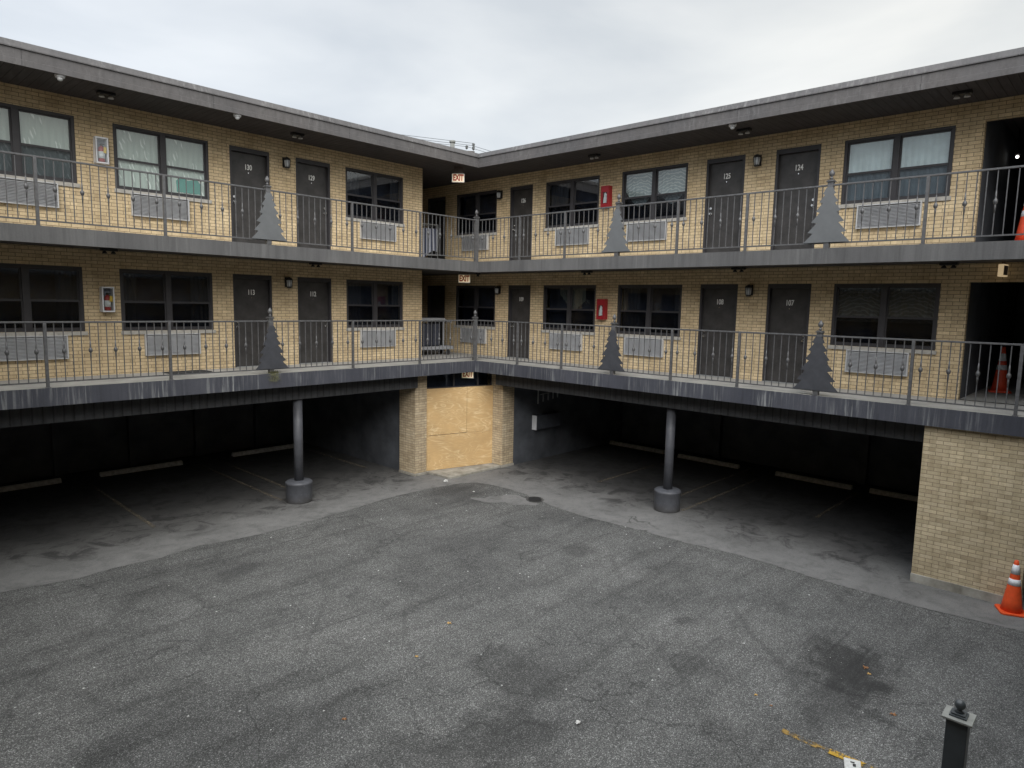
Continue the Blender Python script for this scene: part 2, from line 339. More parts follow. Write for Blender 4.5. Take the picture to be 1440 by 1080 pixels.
curtain('curtain_plain', (.60, .71, .75), (.7, .7, .7), 'plain')
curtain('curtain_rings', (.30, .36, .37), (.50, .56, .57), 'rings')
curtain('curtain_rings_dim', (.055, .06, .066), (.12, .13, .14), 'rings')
curtain('curtain_dim', (.032, .037, .052), (.2, .2, .2), 'plain')
curtain('drape_dim', (.075, .085, .085), (.2, .2, .2), 'plain')
curtain('bag_teal', (.07, .30, .26), (.2, .2, .2), 'plain')
# striped cloth
k = NB('striped_cloth', .85, .2); s = k.sepxyz(k.uv()); fr = k.math('FRACT', k.math('MULTIPLY', s[0], 9))
k.color(k.ramp(fr, (.0, (.03, .04, .08)), (.5, (.05, .06, .10)), (.55, (.40, .42, .48)), (.95, (.35, .37, .42))))
k = NB('lit_bulb'); k.b.inputs['Emission Color'].default_value = (1, .95, .85, 1); k.b.inputs['Emission Strength'].default_value = 2.2

# ------------------------------------------------------------------ mesh helpers
class MB:
    def __init__(s): s.v = []; s.f = []; s.s = []
    def face(s, pts, smooth=False):
        i = len(s.v); s.v += [tuple(p) for p in pts]; s.f.append(tuple(range(i, i+len(pts)))); s.s.append(smooth); return s
    def box(s, x0, x1, y0, y1, z0, z1):
        a = [(x0, y0, z0), (x1, y0, z0), (x1, y1, z0), (x0, y1, z0), (x0, y0, z1), (x1, y0, z1), (x1, y1, z1), (x0, y1, z1)]
        for q in ((0, 3, 2, 1), (4, 5, 6, 7), (0, 1, 5, 4), (1, 2, 6, 5), (2, 3, 7, 6), (3, 0, 4, 7)): s.face([a[j] for j in q])
        return s
    def prism(s, poly, z0, z1, axis='z'):
        """poly in plane; axis z: (x,y); axis y: (x,z) extruded in y"""
        mk = (lambda p, t: (p[0], p[1], t)) if axis == 'z' else ((lambda p, t: (p[0], t, p[1])) if axis == 'y' else (lambda p, t: (t, p[0], p[1])))
        n = len(poly); s.face([mk(p, z1) for p in poly]); s.face([mk(p, z0) for p in reversed(poly)])
        for i in range(n):
            a, b = poly[i], poly[(i+1) % n]; s.face([mk(a, z0), mk(b, z0), mk(b, z1), mk(a, z1)])
        return s
    def lathe(s, prof, n=20, cx=0, cy=0, smooth=True):
        b = len(s.v)
        for r, z in prof:
            for i in range(n):
                t = 2*math.pi*i/n; s.v.append((cx+r*math.cos(t), cy+r*math.sin(t), z))
        for j in range(len(prof)-1):
            for i in range(n):
                s.f.append((b+j*n+i, b+j*n+(i+1) % n, b+(j+1)*n+(i+1) % n, b+(j+1)*n+i)); s.s.append(smooth)
        if prof[0][0] > 1e-4: s.f.append(tuple(b+i for i in reversed(range(n)))); s.s.append(False)
        if prof[-1][0] > 1e-4: s.f.append(tuple(b+(len(prof)-1)*n+i for i in range(n))); s.s.append(False)
        return s
    def tube(s, a, b, r, n=10, r2=None):
        a = Vector(a); b = Vector(b); d = (b-a).normalized(); u = d.orthogonal().normalized(); w_ = d.cross(u); r2 = r if r2 is None else r2
        k = len(s.v)
        for p, rr in ((a, r), (b, r2)):
            for i in range(n):
                t = 2*math.pi*i/n; s.v.append(tuple(p+u*rr*math.cos(t)+w_*rr*math.sin(t)))
        for i in range(n): s.f.append((k+i, k+(i+1) % n, k+n+(i+1) % n, k+n+i)); s.s.append(True)
        s.f.append(tuple(k+i for i in reversed(range(n)))); s.s.append(False); s.f.append(tuple(k+n+i for i in range(n))); s.s.append(False)
        return s
    def ball(s, c, r, n=14, sz=1):
        return s.lathe_at([(max(r*math.sin(math.pi*j/n), 0 if 0 < j < n else 0.0), c[2]-r*sz*math.cos(math.pi*j/n)) for j in range(n+1)], c[0], c[1])
    def lathe_at(s, prof, x, y, n=16): return s.lathe(prof, n, x, y)
    def mesh(s, name, mat):
        me = bpy.data.meshes.new(name); me.from_pydata(s.v, [], s.f); me.update()
        bm = bmesh.new(); bm.from_mesh(me); bmesh.ops.remove_doubles(bm, verts=bm.verts, dist=1e-6)
        for f_ in list(bm.faces):
            if f_.calc_area() < 1e-12: bm.faces.remove(f_)
        bmesh.ops.recalc_face_normals(bm, faces=bm.faces)
        bm.to_mesh(me); bm.free(); me.update()
        if len(me.polygons) == len(s.s): me.polygons.foreach_set('use_smooth', s.s)
        elif any(s.s): me.polygons.foreach_set('use_smooth', [True]*len(me.polygons))
        uvl = me.uv_layers.new(name='UVMap')
        for p in me.polygons:
            n_ = p.normal; ax = max(range(3), key=lambda i: abs(n_[i]))
            for li in p.loop_indices:
                c_ = me.vertices[me.loops[li].vertex_index].co
                uvl.data[li].uv = (c_.x, c_.y) if ax == 2 else ((c_.x, c_.z) if ax == 1 else (c_.y, c_.z))
        me.materials.append(MATS[mat]); return me
    def build(s, name, mat, parent=None, loc=(0, 0, 0), rz=0, bevel=0):
        return add(name, s.mesh(name, mat), parent, loc, rz, bevel)
def add(name, me, parent=None, loc=(0, 0, 0), rz=0, bevel=0):
    o = bpy.data.objects.new(name, me); COL.objects.link(o); o.location = loc; o.rotation_euler = (0, 0, rz)
    if parent: o.parent = parent
    if bevel:
        b = o.modifiers.new('bevel', 'BEVEL'); b.width = bevel; b.segments = 2; b.limit_method = 'ANGLE'; b.angle_limit = R(40)
    return o
def tag(o, label=None, cat=None, group=None, kind=None):
    for a, b in (('label', label), ('category', cat), ('group', group), ('kind', kind)):
        if b: o[a] = b
    return o
def thing(name, label, cat, loc=(0, 0, 0), rz=0, group=None):
    o = bpy.data.objects.new(name, None); COL.objects.link(o); o.location = loc; o.rotation_euler = (0, 0, rz); o.empty_display_size = .2
    return tag(o, label, cat, group)
def dup(root, loc, rz, label=None):
    r = root.copy(); COL.objects.link(r); r.location = loc; r.rotation_euler = (0, 0, rz)
    if label: r['label'] = label
    for ch in list(root.children):
        c = ch.copy(); COL.objects.link(c); c.parent = r
        for g_ in list(ch.children):
            d = g_.copy(); COL.objects.link(d); d.parent = c
    return r
# wing frames: local u along the wing (left to right as seen from the court), d into the building, z up
def W(side, u, d=0, z=0): return ((u, d, z), 0.0) if side == 'L' else ((d, -u, z), -math.pi/2)

GZ = -3.12           # courtyard ground
FL = (0.02, 2.77)    # walkway edge heights
FF = (0.04, 2.85)    # floor heights at the facade (walkway falls to the edge)
DW = 1.45            # walkway depth

# ------------------------------------------------------------------ setting
def sheet(name, poly, z, mat, label=None):
    mb = MB(); mb.face([(x, y, z) for x, y in poly]); o = mb.build(name, mat); o['kind'] = 'structure'
    me = o.data
    if me.polygons[0].normal.z < 0: me.flip_normals()
    return o
sheet('ground', [(-600, -600), (600, -600), (600, 600), (-600, 600)], GZ, 'asphalt')
edge = [(-24, -.9), (-11.19, -.80), (-10.67, -.90), (-10.2, -1.02), (-9.56, -.93), (-8.9, -.99), (-8.09, -.84), (-7.5, -.97), (-6.8, -1.03), (-6.1, -1.0), (-5.4, -.92), (-4.79, -.88), (-4.0, -.75), (-3.23, -.68), (-2.5, -.72), (-1.9, -.78), (-1.3, -.88), (-.95, -1.12), (-.84, -1.6), (-.80, -2.2), (-.84, -2.75), (-1.02, -3.4), (-1.15, -4.2), (-1.2, -4.85), (-1.1, -6.0), (-1.06, -7.25), (-.92, -8.38), (-.95, -9.2), (-1.03, -9.9), (-.99, -11.55), (-.82, -12.82), (-.9, -24)]
fine = []
for i in range(len(edge)-1):
    a, b = Vector(edge[i]), Vector(edge[i+1]); n = max(1, int((b-a).length/.07)) if (b-a).length < 3 else 1
    for j in range(n):
        p = a+(b-a)*j/n; fine.append((p.x+random.gauss(0, .009), p.y+random.gauss(0, .009)))
fine.append(edge[-1])
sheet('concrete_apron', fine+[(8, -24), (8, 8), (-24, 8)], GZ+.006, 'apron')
# a smoother patch by the drain
pt = []
for i in range(40):
    t = 2*math.pi*i/40; rr = 1+.25*math.sin(3*t+1)+.12*math.sin(7*t)+random.gauss(0, .03)
    pt.append((-1.55+.52*rr*math.cos(t)*.8-.3*math.sin(t), -2.75+.62*rr*math.sin(t)))
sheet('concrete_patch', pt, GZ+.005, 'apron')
def line(name, x0, y0, x1, y1, wd, z, mat):
    a = Vector((x0, y0)); b = Vector((x1, y1)); n = Vector((-(b-a).y, (b-a).x)).normalized()*wd/2
    mb = MB(); mb.face([(a.x+n.x, a.y+n.y, z), (b.x+n.x, b.y+n.y, z), (b.x-n.x, b.y-n.y, z), (a.x-n.x, a.y-n.y, z)])
    o = mb.build(name, mat); o['kind'] = 'structure'
    if o.data.polygons[0].normal.z < 0: o.data.flip_normals()
for x, y0, y1 in ((-8.32, .8, 6.8), (-5.50, .85, 6.4), (-4.88, 1.6, 6.4), (-2.2, 2.2, 6)): line('parking_line', x, y0, x+.05, y1, .09, GZ+.011, 'line_faded')
for y, x0, x1 in ((-3.3, 1.5, 6.4), (-5.50, 1.75, 6.4), (-6.18, .85, 6.4), (-8.6, 2.6, 6.4)): line('parking_line', x0, y, x1, y, .09, GZ+.011, 'line_faded')
line('parking_line', -5.82, -11.15, -5.82, -11.72, .09, GZ+.008, 'line_brown')
line('parking_line', -5.82, -11.66, -5.72, -14.5, .10, GZ+.012, 'line_yellow')

# ------------------------------------------------------------------ the motel
motel = thing('motel_building', 'two storey tan brick motel wings meeting in a corner over open parking bays', 'building')
XR = 17.5
def part(name, mb, mat, side=None, **k):
    loc, rz = W(side, 0) if side else ((0, 0, 0), 0)
    return mb.build(name, mat, motel, loc, rz, **k)
def wallholes(u0, u1, z0, z1, holes, d, depth):
    mb = MB(); us = sorted({u0, u1} | {h[i] for h in holes for i in (0, 1)}); zs = sorted({z0, z1} | {h[i] for h in holes for i in (2, 3)})
    for i in range(len(us)-1):
        for j in range(len(zs)-1):
            cu, cz = (us[i]+us[i+1])/2, (zs[j]+zs[j+1])/2
            if any(h[0] < cu < h[1] and h[2] < cz < h[3] for h in holes): continue
            mb.face([(us[i], d, zs[j]), (us[i+1], d, zs[j]), (us[i+1], d, zs[j+1]), (us[i], d, zs[j+1])])
    for a, b, c, e in holes:
        mb.face([(a, d, c), (a, d+depth, c), (a, d+depth, e), (a, d, e)]); mb.face([(b, d, c), (b, d, e), (b, d+depth, e), (b, d+depth, c)])
        mb.face([(a, d, e), (a, d+depth, e), (b, d+depth, e), (b, d, e)]); mb.face([(a, d, c), (b, d, c), (b, d+depth, c), (a, d+depth, c)])
    mb.face([(u0, d+.3, z0), (u1, d+.3, z0), (u1, d+.3, z1), (u0, d+.3, z1)]) if False else None
    return mb
WIN = {'L': [(-13.4, -11.6), (-11.08, -9.22), (-8.57, -6.71), (-3.27, -1.44)], 'R': [(-2.48, -.70), (1.20, 3.03), (3.72, 5.56), (9.0, 10.88)]}
DOOR = {'L': [(-6.25, -5.31), (-4.65, -3.71)], 'R': [(-3.88, -3.0), (-.16, .72), (6.03, 6.95), (7.63, 8.55)]}
OPEN = {'L': [], 'R': [(11.32, 13.3)]}
ZOFF = (0, 2.82)
for side in 'LR':
    holes = []
    for f in (0, 1):
        z = ZOFF[f]
        holes += [(a, b, .92+z, 2.17+z) for a, b in WIN[side]]
        holes += [(a, b, FF[f], 2.175+z) for a, b in DOOR[side]] + [(a, b, FF[f], 2.185+z) for a, b in OPEN[side]]
    u0, u1 = (-XR, -.77) if side == 'L' else (-4.6, XR)
    for f in (0, 1):
        hs = [h for h in holes if (h[2] > 2.6) == (f == 1)]
        part('wall', wallholes(u0, u1, (0.0, 2.76)[f], (2.52, 5.36)[f], hs, DW, .14), 'brick', side)
# return wall at the end of the left wing and the back of the corridor
for f in (0, 1):
    part('wall', MB().box(-.97, -.77, DW+.002, 4.6, (0.0, 2.76)[f], (2.52, 5.36)[f]), 'brick')
    part('wall', MB().box(-.77, DW, 4.6, 4.8, (0.0, 2.76)[f], (2.52, 5.36)[f]), 'garage_paint')
# stairwell passage behind the openings of the right wing
for f in (0, 1):
    z = FF[f]; t = (2.5, 5.34)[f]
    part('passage', MB().box(11.12, 11.319, DW+.15, 7.8, z, t).box(13.3, 13.5, DW+.15, 7.8, z, t).box(11.12, 13.5, 7.8, 8, z, t), 'garage_paint', 'R')
# walkway slabs with mitred corner, concrete top, painted edge
def walk(side, f):
    s_ = 1 if side == 'R' else -1
    def P(u, d, z): return (u, d, z)
    far = XR*s_
    e0, e1, zb = FL[f], FF[f], (-.30, 2.482)[f]
    cu = lambda d: (-d if side == 'R' else d)
    lip = .16
    zl = e0+(e1-e0)*lip/DW
    top = MB().face([(cu(lip), lip, zl), (far, lip, zl), (far, DW, e1), (cu(DW), DW, e1)]).face([(cu(DW), DW, e1), (far, DW, e1), (far, 8, e1), (cu(8), 8, e1)])
    part('walkway', top, 'walkway', side)
    part('walkway_lip', MB().face([(0, 0, e0), (far, 0, e0), (far, lip, zl), (cu(lip), lip, zl)]), 'walk_lip', side)
    ed = MB().face([(0, 0, zb), (far, 0, zb), (far, 0, e0), (0, 0, e0)]).face([(0, 0, zb), (far, 0, zb), (far, .06, zb), (cu(.06), .06, zb)]).face([(cu(.06), .06, zb), (far, .06, zb), (far, .06, zb+.05), (cu(.06), .06, zb+.05)])
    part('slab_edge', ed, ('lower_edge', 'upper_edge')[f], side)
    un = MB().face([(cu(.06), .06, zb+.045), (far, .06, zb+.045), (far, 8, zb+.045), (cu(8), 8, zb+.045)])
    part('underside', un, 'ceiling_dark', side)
for side in 'LR':
    for f in (0, 1): walk(side, f)
# roof: soffit, fascia, coping
for side in 'LR':
    far = XR*(1 if side == 'R' else -1); cu = (lambda d: -d) if side == 'R' else (lambda d: d)
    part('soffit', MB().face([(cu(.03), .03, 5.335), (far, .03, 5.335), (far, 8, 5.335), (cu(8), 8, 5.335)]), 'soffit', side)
    z0, z1, zc = 5.306, 5.565, 5.40
    fa = MB()
    def strip(d0, a, d1, b): fa.face([(cu(d0), d0, a), (far, d0, a), (far, d1, b), (cu(d1), d1, b)])
    strip(.03, 5.335, .03, z0); strip(.03, z0, -.004, z0); strip(-.004, z0, -.004, zc); strip(-.004, zc, .006, zc+.006); strip(.006, zc+.006, .006, z1)
    part('fascia', fa, 'roof_fascia', side)
    fa = MB(); strip(.012, z1-.004, -.018, z1); strip(-.018, z1, -.018, z1+.018); strip(-.018, z1+.018, .0, z1+.022); strip(.0, z1+.022, .03, 5.687); strip(.03, 5.687, .25, 5.69)
    part('coping', fa, 'roof_coping', side)
    part('roof', MB().face([(cu(.25), .25, 5.69), (far, .25, 5.69), (far, 9, 5.69), (cu(9), 9, 5.69)]), 'roofing', side)
    # joints in the fascia
    js = [-1.0, -4.1, -7.2, -10.3, -13.4] if side == 'L' else [1.0, 4.2, 7.4, 10.6, 13.8]
    jm = MB()
    for u in js: jm.box(u-.003, u+.003, -.0055, .01, z0, zc).box(u-.003, u+.003, .0045, .01, zc+.01, z1-.002)
    for u in [j+1.3 for j in js]: jm.box(u-.004, u+.004, -.020, .0, z1+.001, z1+.017)
    part('fascia_joint', jm, 'frame_dark', side)
# lower storey of the court: beams, bay walls, piers, entrance
part('beam', MB().face([(-XR, .38, -.66), (-1.77, .38, -.66), (-1.77, .38, -.25), (-XR, .38, -.25)]).face([(-XR, .38, -.66), (-1.77, .38, -.66), (-1.77, .68, -.66), (-XR, .68, -.66)]).face([(-XR, .68, -.66), (-1.77, .68, -.66), (-1.77, .68, -.25), (-XR, .68, -.25)]), 'ribbed', 'L')
part('beam', MB().face([(.39, .72, -.66), (11.1, .72, -.66), (11.1, .72, -.25), (.39, .72, -.25)]).face([(.39, .42, -.66), (11.1, .42, -.66), (11.1, .42, -.25), (.39, .42, -.25)]).face([(.39, .42, -.66), (11.1, .42, -.66), (11.1, .72, -.66), (.39, .72, -.66)]), 'ribbed', 'R')
bay = MB().box(-XR, -1.68, 6.9, 7.1, GZ-.05, -.27).box(-1.68, -1.5, 1.2, 7.1, GZ-.05, -.27)
for a, b in ((-8.72, -8.55), (-6.91, -6.72), (-5.1, -4.88), (-3.22, -3.04)): bay.box(a, b, 6.72, 6.9, GZ-.05, -.27)
part('bay_wall', bay, 'garage_paint')
part('bay_wall', MB().box(6.9, 7.1, -XR, -.4, GZ-.05, -.27).box(1.2, 7.1, -.4, -.2, GZ-.05, -.27).box(6.7, 6.9, -4.2, -4.02, GZ-.05, -.27).box(6.7, 6.9, -8.5, -8.3, GZ-.05, -.27), 'garage_paint')
ZB = GZ+.07
part('pier', MB().box(-1.76, -1.36, .50, 1.19, ZB, -.27), 'pier_brick')
part('pier', MB().box(.72, 1.20, -.40, .06, ZB, -.27), 'pier_brick')
part('pier_base', MB().box(-1.79, -1.36, .47, 1.19, GZ-.02, ZB), 'step_concrete', bevel=.01)
part('pier_base', MB().box(.69, 1.22, -.43, .0, GZ-.02, ZB), 'step_concrete', bevel=.01)
part('entrance_step', MB().prism([(-1.34, .56), (-1.28, -.30), (-1.18, -.38), (-.9, -.40), (.68, -.38), (.74, .02), (-.2, .9), (-1.3, .9)], GZ-.02, GZ+.062), 'step_concrete', bevel=.008)
# entrance wall above and behind the plywood
a = Vector((-1.36, .56)); b = Vector((.722, .0)); dr = (b-a).normalized(); nr = Vector((-dr.y, dr.x))
ang = math.atan2(dr.y, dr.x); ln = (b-a).length
tr_ = thing_part = MB().box(0, ln, .06, .10, -.80, -.72).box(0, ln, .06, .10, -.33, -.27).box(0, .05, .06, .10, -.72, -.33).box(ln-.05, ln, .06, .10, -.72, -.33).box(ln*.42-.02, ln*.42+.02, .06, .10, -.72, -.33).box(ln*.78-.02, ln*.78+.02, .06, .10, -.72, -.33)
tf = tr_.build('transom_window', 'frame_bronze', motel, (a.x, a.y, 0), ang)
add('pane', MB().box(.05, ln-.05, .075, .08, -.72, -.33).mesh('pane', 'glass'), tf)
add('backing', MB().box(0, ln, .3, .32, GZ, -.27).mesh('backing', 'interior_dark'), tf)
# right hand court wall with the wide brick face
cw = part('wall', MB().box(.10, .38, -12.66, -11.10, GZ+.16, -.302), 'court_brick')
part('wall_base', MB().box(.085, .39, -12.67, -11.09, GZ-.02, GZ+.16), 'step_concrete', bevel=.008)
part('bay_wall', MB().box(.38, 7, -11.3, -11.12, GZ, -.27), 'garage_paint')
part('bay_wall', MB().box(1.2, 1.4, -XR, -12.66, GZ, -.27), 'garage_paint')
# far outer walls that close the building
part('wall', MB().box(-XR, 8, 8, 8.2, GZ, 5.6).box(8, 8.2, -XR, 8.2, GZ, 5.6), 'brick')

# windows
ZW0, ZW1 = .92, 2.17
def window(side, u0, u1, f, kind, screen=True):
    z = ZOFF[f]; loc, rz = W(side, (u0+u1)/2, DW, ZW0+z); w2 = (u1-u0)/2; H = ZW1-ZW0
    fr = MB(); T = .055
    fr.box(-w2, w2, .015, .11, H-T, H).box(-w2, w2, .015, .11, 0, .045).box(-w2, -w2+T, .015, .11, .045, H-T).box(w2-T, w2, .015, .11, .045, H-T)
    fr.box(-.05, .05, .012, .11, .045, H-T)
    mid = H*.47
    for s0, s1 in ((-w2+T, -.05), (.05, w2-T)):
        q = .028
        fr.box(s0, s1, .04, .075, mid-.02, mid+.022)                                   # meeting rail
        fr.box(s0, s0+q, .055, .09, mid+.022, H-T).box(s1-q, s1, .055, .09, mid+.022, H-T).box(s0+q, s1-q, .055, .09, H-T-q, H-T)
        fr.box(s0, s0+q, .035, .07, .045, mid-.02).box(s1-q, s1, .035, .07, .045, mid-.02).box(s0+q, s1-q, .035, .07, .045, .045+q)
    o = fr.build('window', 'frame_bronze', motel, loc, rz)
    if f == 0: pass
    pu = MB(); pl = MB()
    for s0, s1 in ((-w2+T+.028, -.078), (.078, w2-T-.028)):
        pu.box(s0, s1, .070, .074, mid+.022, H-T-.028); pl.box(s0, s1, .050, .054, .073, mid-.02)
    pu.build('pane', 'glass', o); pl.build('pane', 'glass_screened' if screen else 'glass', o)
    MB().box(-w2-.02, w2+.03, -.035, .10, -.075, -.002).build('sill', 'sill_stone', o)
    MB().box(-w2, w2, .30, .31, -.1, H+.1).build('dark_backing', 'interior_dark', o)  # flat dark sheet in place of the room, its shade put into the colour
    def cloth(x0, x1, z0, z1, mat, d=.14, amp=.008, per=.11, taper=None):
        mb = MB(); n = int((x1-x0)/.022)
        for i in range(n):
            xs = [x0+(x1-x0)*(i+j)/n for j in (0, 1)]
            ds = [d+amp*math.sin(x*2*math.pi/per+math.sin(x*3)) for x in xs]
            t0 = z0 if not taper else [taper(x) for x in xs][0]; t1 = z0 if not taper else taper(xs[1])
            mb.face([(xs[0], ds[0], t0), (xs[1], ds[1], t1), (xs[1], ds[1], z1), (xs[0], ds[0], z1)], True)
        mb.build('curtain', mat, o)
    if kind in ('curtain_pale', 'curtain_plain', 'curtain_rings', 'curtain_rings_dim'):
        lo = {'curtain_rings': .45, 'curtain_rings_dim': .45}.get(kind, -.02)
        if kind == 'curtain_rings': cloth(-w2+.03, w2-.03, 0, H, kind, taper=lambda x: .62-.25*math.cos((abs(x)-.45)*5))
        else: cloth(-w2+.03, w2-.03, lo*1.1, H, kind, .11)
    if kind == 'half':
        r_ = random.random(); cloth(-w2+.04, -w2+.04+.25+.4*r_, 0, H, 'curtain_dim', .17, .02, .10); cloth(w2-.45+.25*r_, w2-.04, 0, H, 'curtain_dim', .17, .02, .10)
    if kind == 'drapes':
        cloth(-.42, -.02, .3, H, 'drape_dim', .14, .02, .09, taper=lambda x: .62-1.1*(x+.05)*(1 if x > -.3 else 1))
        cloth(.03, .5, .3, H, 'drape_dim', .14, .02, .09, taper=lambda x: .5+1.2*abs(x-.03)*.6)
    return o
KU = {('L', 0): 'curtain_pale', ('L', 1): 'curtain_pale', ('L', 2): 'curtain_pale', ('L', 3): 'half', ('R', 0): 'dark', ('R', 1): 'half', ('R', 2): 'curtain_rings', ('R', 3): 'curtain_plain'}
KLo = {('L', 1): 'half', ('L', 2): 'half', ('L', 3): 'half', ('R', 2): 'half', ('R', 1): 'drapes', ('R', 3): 'curtain_rings_dim'}
for side in 'LR':
    for i, (a_, b_) in enumerate(WIN[side]):
        wo = window(side, a_, b_, 1, KU[(side, i)], screen=not (side == 'L' and i == 2))
        if (side, i) == ('L', 2):
            MB().prism([(.28, .10), (.78, .10), (.80, .30), (.70, .42), (.52, .36), (.40, .44), (.27, .34)], .10, .13, 'y').build('plastic_bag', 'bag_teal', wo, bevel=.01)
        window(side, a_, b_, 0, KLo.get((side, i), 'dark'))

# text
def text_mesh(s, size, mat, sx=.78, depth=.006, font_off=0):
    c = bpy.data.curves.new('txt', 'FONT'); c.body = s; c.size = size; c.align_x = 'CENTER'; c.align_y = 'CENTER'; c.extrude = depth/2; c.offset = font_off
    o = bpy.data.objects.new('txt', c); COL.objects.link(o); dg = bpy.context.evaluated_depsgraph_get()
    me = bpy.data.meshes.new_from_object(o.evaluated_get(dg)); bpy.data.objects.remove(o)
    for v_ in me.vertices: x, y, z_ = v_.co; v_.co = (x*sx, -z_, y)     # stand it up, facing -Y
    me.flip_normals() if False else None
    me.materials.clear(); me.materials.append(MATS[mat])
    if not me.uv_layers: me.uv_layers.new(name='UVMap')
    return me
# doors
NUM = {('L', 0): ('113', '130', 'l'), ('L', 1): ('112', '129', 'r'), ('R', 0): (None, None, 'r'), ('R', 1): ('109', '126', 'l'), ('R', 2): ('108', '125', 'l'), ('R', 3): ('107', '124', 'r')}
knob_me = MB().tube((0, 0, 0), (0, -.02, 0), .033, 16).tube((0, -.02, 0), (0, -.055, 0), .014, 12).tube((0, -.05, 0), (0, -.085, 0), .028, 16, .022).mesh('door_knob', 'chrome')
bolt_me = MB().tube((0, 0, 0), (0, -.03, 0), .033, 16, .027).mesh('deadbolt', 'chrome')
peep_me = MB().tube((0, 0, 0), (0, -.012, 0), .012, 10).mesh('peephole', 'chrome')
for (side, i), (nl, nu, hand) in NUM.items():
    a_, b_ = DOOR[side][i]
    for f in (0, 1):
        H = 2.175+ZOFF[f]-FF[f]; w2 = (b_-a_)/2; loc, rz = W(side, (a_+b_)/2, DW, FF[f])
        num = (nl, nu)[f]
        lf = MB().box(-w2+.05, w2-.05, .10, .14, .012, H-.10).build('door', 'door_paint', motel, loc, rz, bevel=.003)
        if num: lf['label'] = 'dark grey painted door numbered ' + num
        else: lf['label'] = 'unlit dark door at the back of the corner corridor'
        MB().box(-w2+.002, -w2+.05, .005, .145, 0, H-.10).box(w2-.05, w2-.002, .005, .145, 0, H-.10).box(-w2+.002, w2-.002, .005, .145, H-.10, H-.002).build('door_frame', 'frame_bronze', lf)
        MB().box(-w2, w2, -.01, .1, .0, .012).build('threshold', 'galv', lf)
        ks = -1 if hand == 'l' else 1
        add('door_knob', knob_me, lf, (ks*(w2-.115), .10, .93)); add('deadbolt', bolt_me, lf, (ks*(w2-.115), .10, 1.05))
        if num:
            me = text_mesh(num, .165, 'number_white', .72, .006, .003); add('room_number', me, lf, (0, .094, H-.41)); add('peephole', peep_me, lf, (0, .10, H-.53))

# ------------------------------------------------------------------ air conditioners (through-wall sleeves)
def make_ac(label):
    t = thing('air_conditioner', label, 'air conditioner', group='air conditioners under the room windows')
    w2, H = .56, .45
    MB().box(-w2, w2, -.075, .02, 0, .018).box(-w2, w2, -.075, .02, H-.018, H).box(-w2, -w2+.02, -.075, .02, .018, H-.018).box(w2-.02, w2, -.075, .02, .018, H-.018).build('casing', 'ac_casing', t)
    g_ = MB().box(-w2+.02, w2-.02, -.02, .0, .018, H-.018)
    n = 15
    for i in range(n):
        z_ = .03+i*(H-.06)/n; g_.face([(-w2+.02, -.068, z_), (w2-.02, -.068, z_), (w2-.02, -.03, z_+.021), (-w2+.02, -.03, z_+.021)]); g_.face([(-w2+.02, -.068, z_), (w2-.02, -.068, z_), (w2-.02, -.066, z_+.007), (-w2+.02, -.066, z_+.007)])
    g_.build('grille', 'ac_grille', t); return t
AC = [('L', -10.10, 0), ('L', -7.60, 0), ('L', -2.31, 0), ('R', -1.60, 0), ('R', 2.08, 0), ('R', 4.58, 0), ('R', 9.91, 0)]
AC += [('L', -10.12, 1), ('L', -7.74, 1), ('L', -2.29, 1), ('R', -1.58, 1), ('R', 2.20, 1), ('R', 4.52, 1), ('R', 9.90, 1)]
ACL = {('L', -10.10): 'under the leftmost dark window of the lower walkway', ('L', -7.60): 'beside the yellow tagged cabinet, lower left wing', ('L', -2.31): 'nearest the corner on the lower left wing',
       ('R', -1.60): 'behind the lower corner post', ('R', 2.08): 'left of the lower red cabinet', ('R', 4.58): 'behind the dark tree ornament by the lower red cabinet', ('R', 9.91): 'rightmost one on the lower walkway',
       ('L', -10.12): 'at the left edge of the upper walkway', ('L', -7.74): 'under the pale curtained window with a teal bag', ('L', -2.29): 'nearest the corner on the upper left wing',
       ('R', -1.58): 'behind the upper corner post', ('R', 2.20): 'left of the upper red cabinet', ('R', 4.52): 'under the upper window with swirl patterned curtains', ('R', 9.90): 'under the upper window with plain pale curtains'}
proto = None
for s_, u, f in AC:
    loc, rz = W(s_, u, DW, .40+ZOFF[f]+(.02 if f else 0)); lab = 'grey louvred air conditioner, ' + ACL[(s_, u)]
    if proto is None: proto = make_ac(lab); o = proto; o.location = loc; o.rotation_euler = (0, 0, rz)
    else: dup(proto, loc, rz, lab)

# ------------------------------------------------------------------ wall lanterns
def make_lamp(label):
    t = thing('wall_lantern', label, 'wall lamp', group='black lanterns beside the doors')
    MB().box(-.055, .055, -.02, 0, -.10, .13).prism([(-.02, .075), (.02, .075), (.02, .10), (-.02, .10)], -.09, -.02, 'y').build('bracket', 'lamp_black', t)
    MB().lathe([(.082, .06), (.088, .065), (.085, .08), (.06, .115), (.02, .135), (.0, .137)], 8, 0, -.11, False).lathe([(.0, -.125), (.05, -.12), (.062, -.10), (.062, -.09)], 8, 0, -.11, False).build('hood', 'lamp_black', t)
    c_ = MB()
    for i in range(8):
        t_ = 2*math.pi*i/8; x, y = math.cos(t_), math.sin(t_); c_.tube((x*.062, y*.062-.11, -.10), (x*.08, y*.08-.11, .065), .005, 5)
    c_.build('cage', 'lamp_black', t)
    MB().lathe([(.05, -.095), (.068, .06)], 12, 0, -.11).build('lamp_glass', 'lamp_glass', t); return t
LP = [('L', -4.93, 0, 'between the two doors of the lower left wing'), ('R', -.53, 0, 'nearest the corner on the lower right wing'), ('R', 7.25, 0, 'between the last two doors of the lower right wing'), ('L', -4.93, 1, 'between the two doors of the upper left wing'), ('R', -.52, 1, 'nearest the corner on the upper right wing'), ('R', 7.26, 1, 'between the last two doors of the upper right wing')]
proto = None
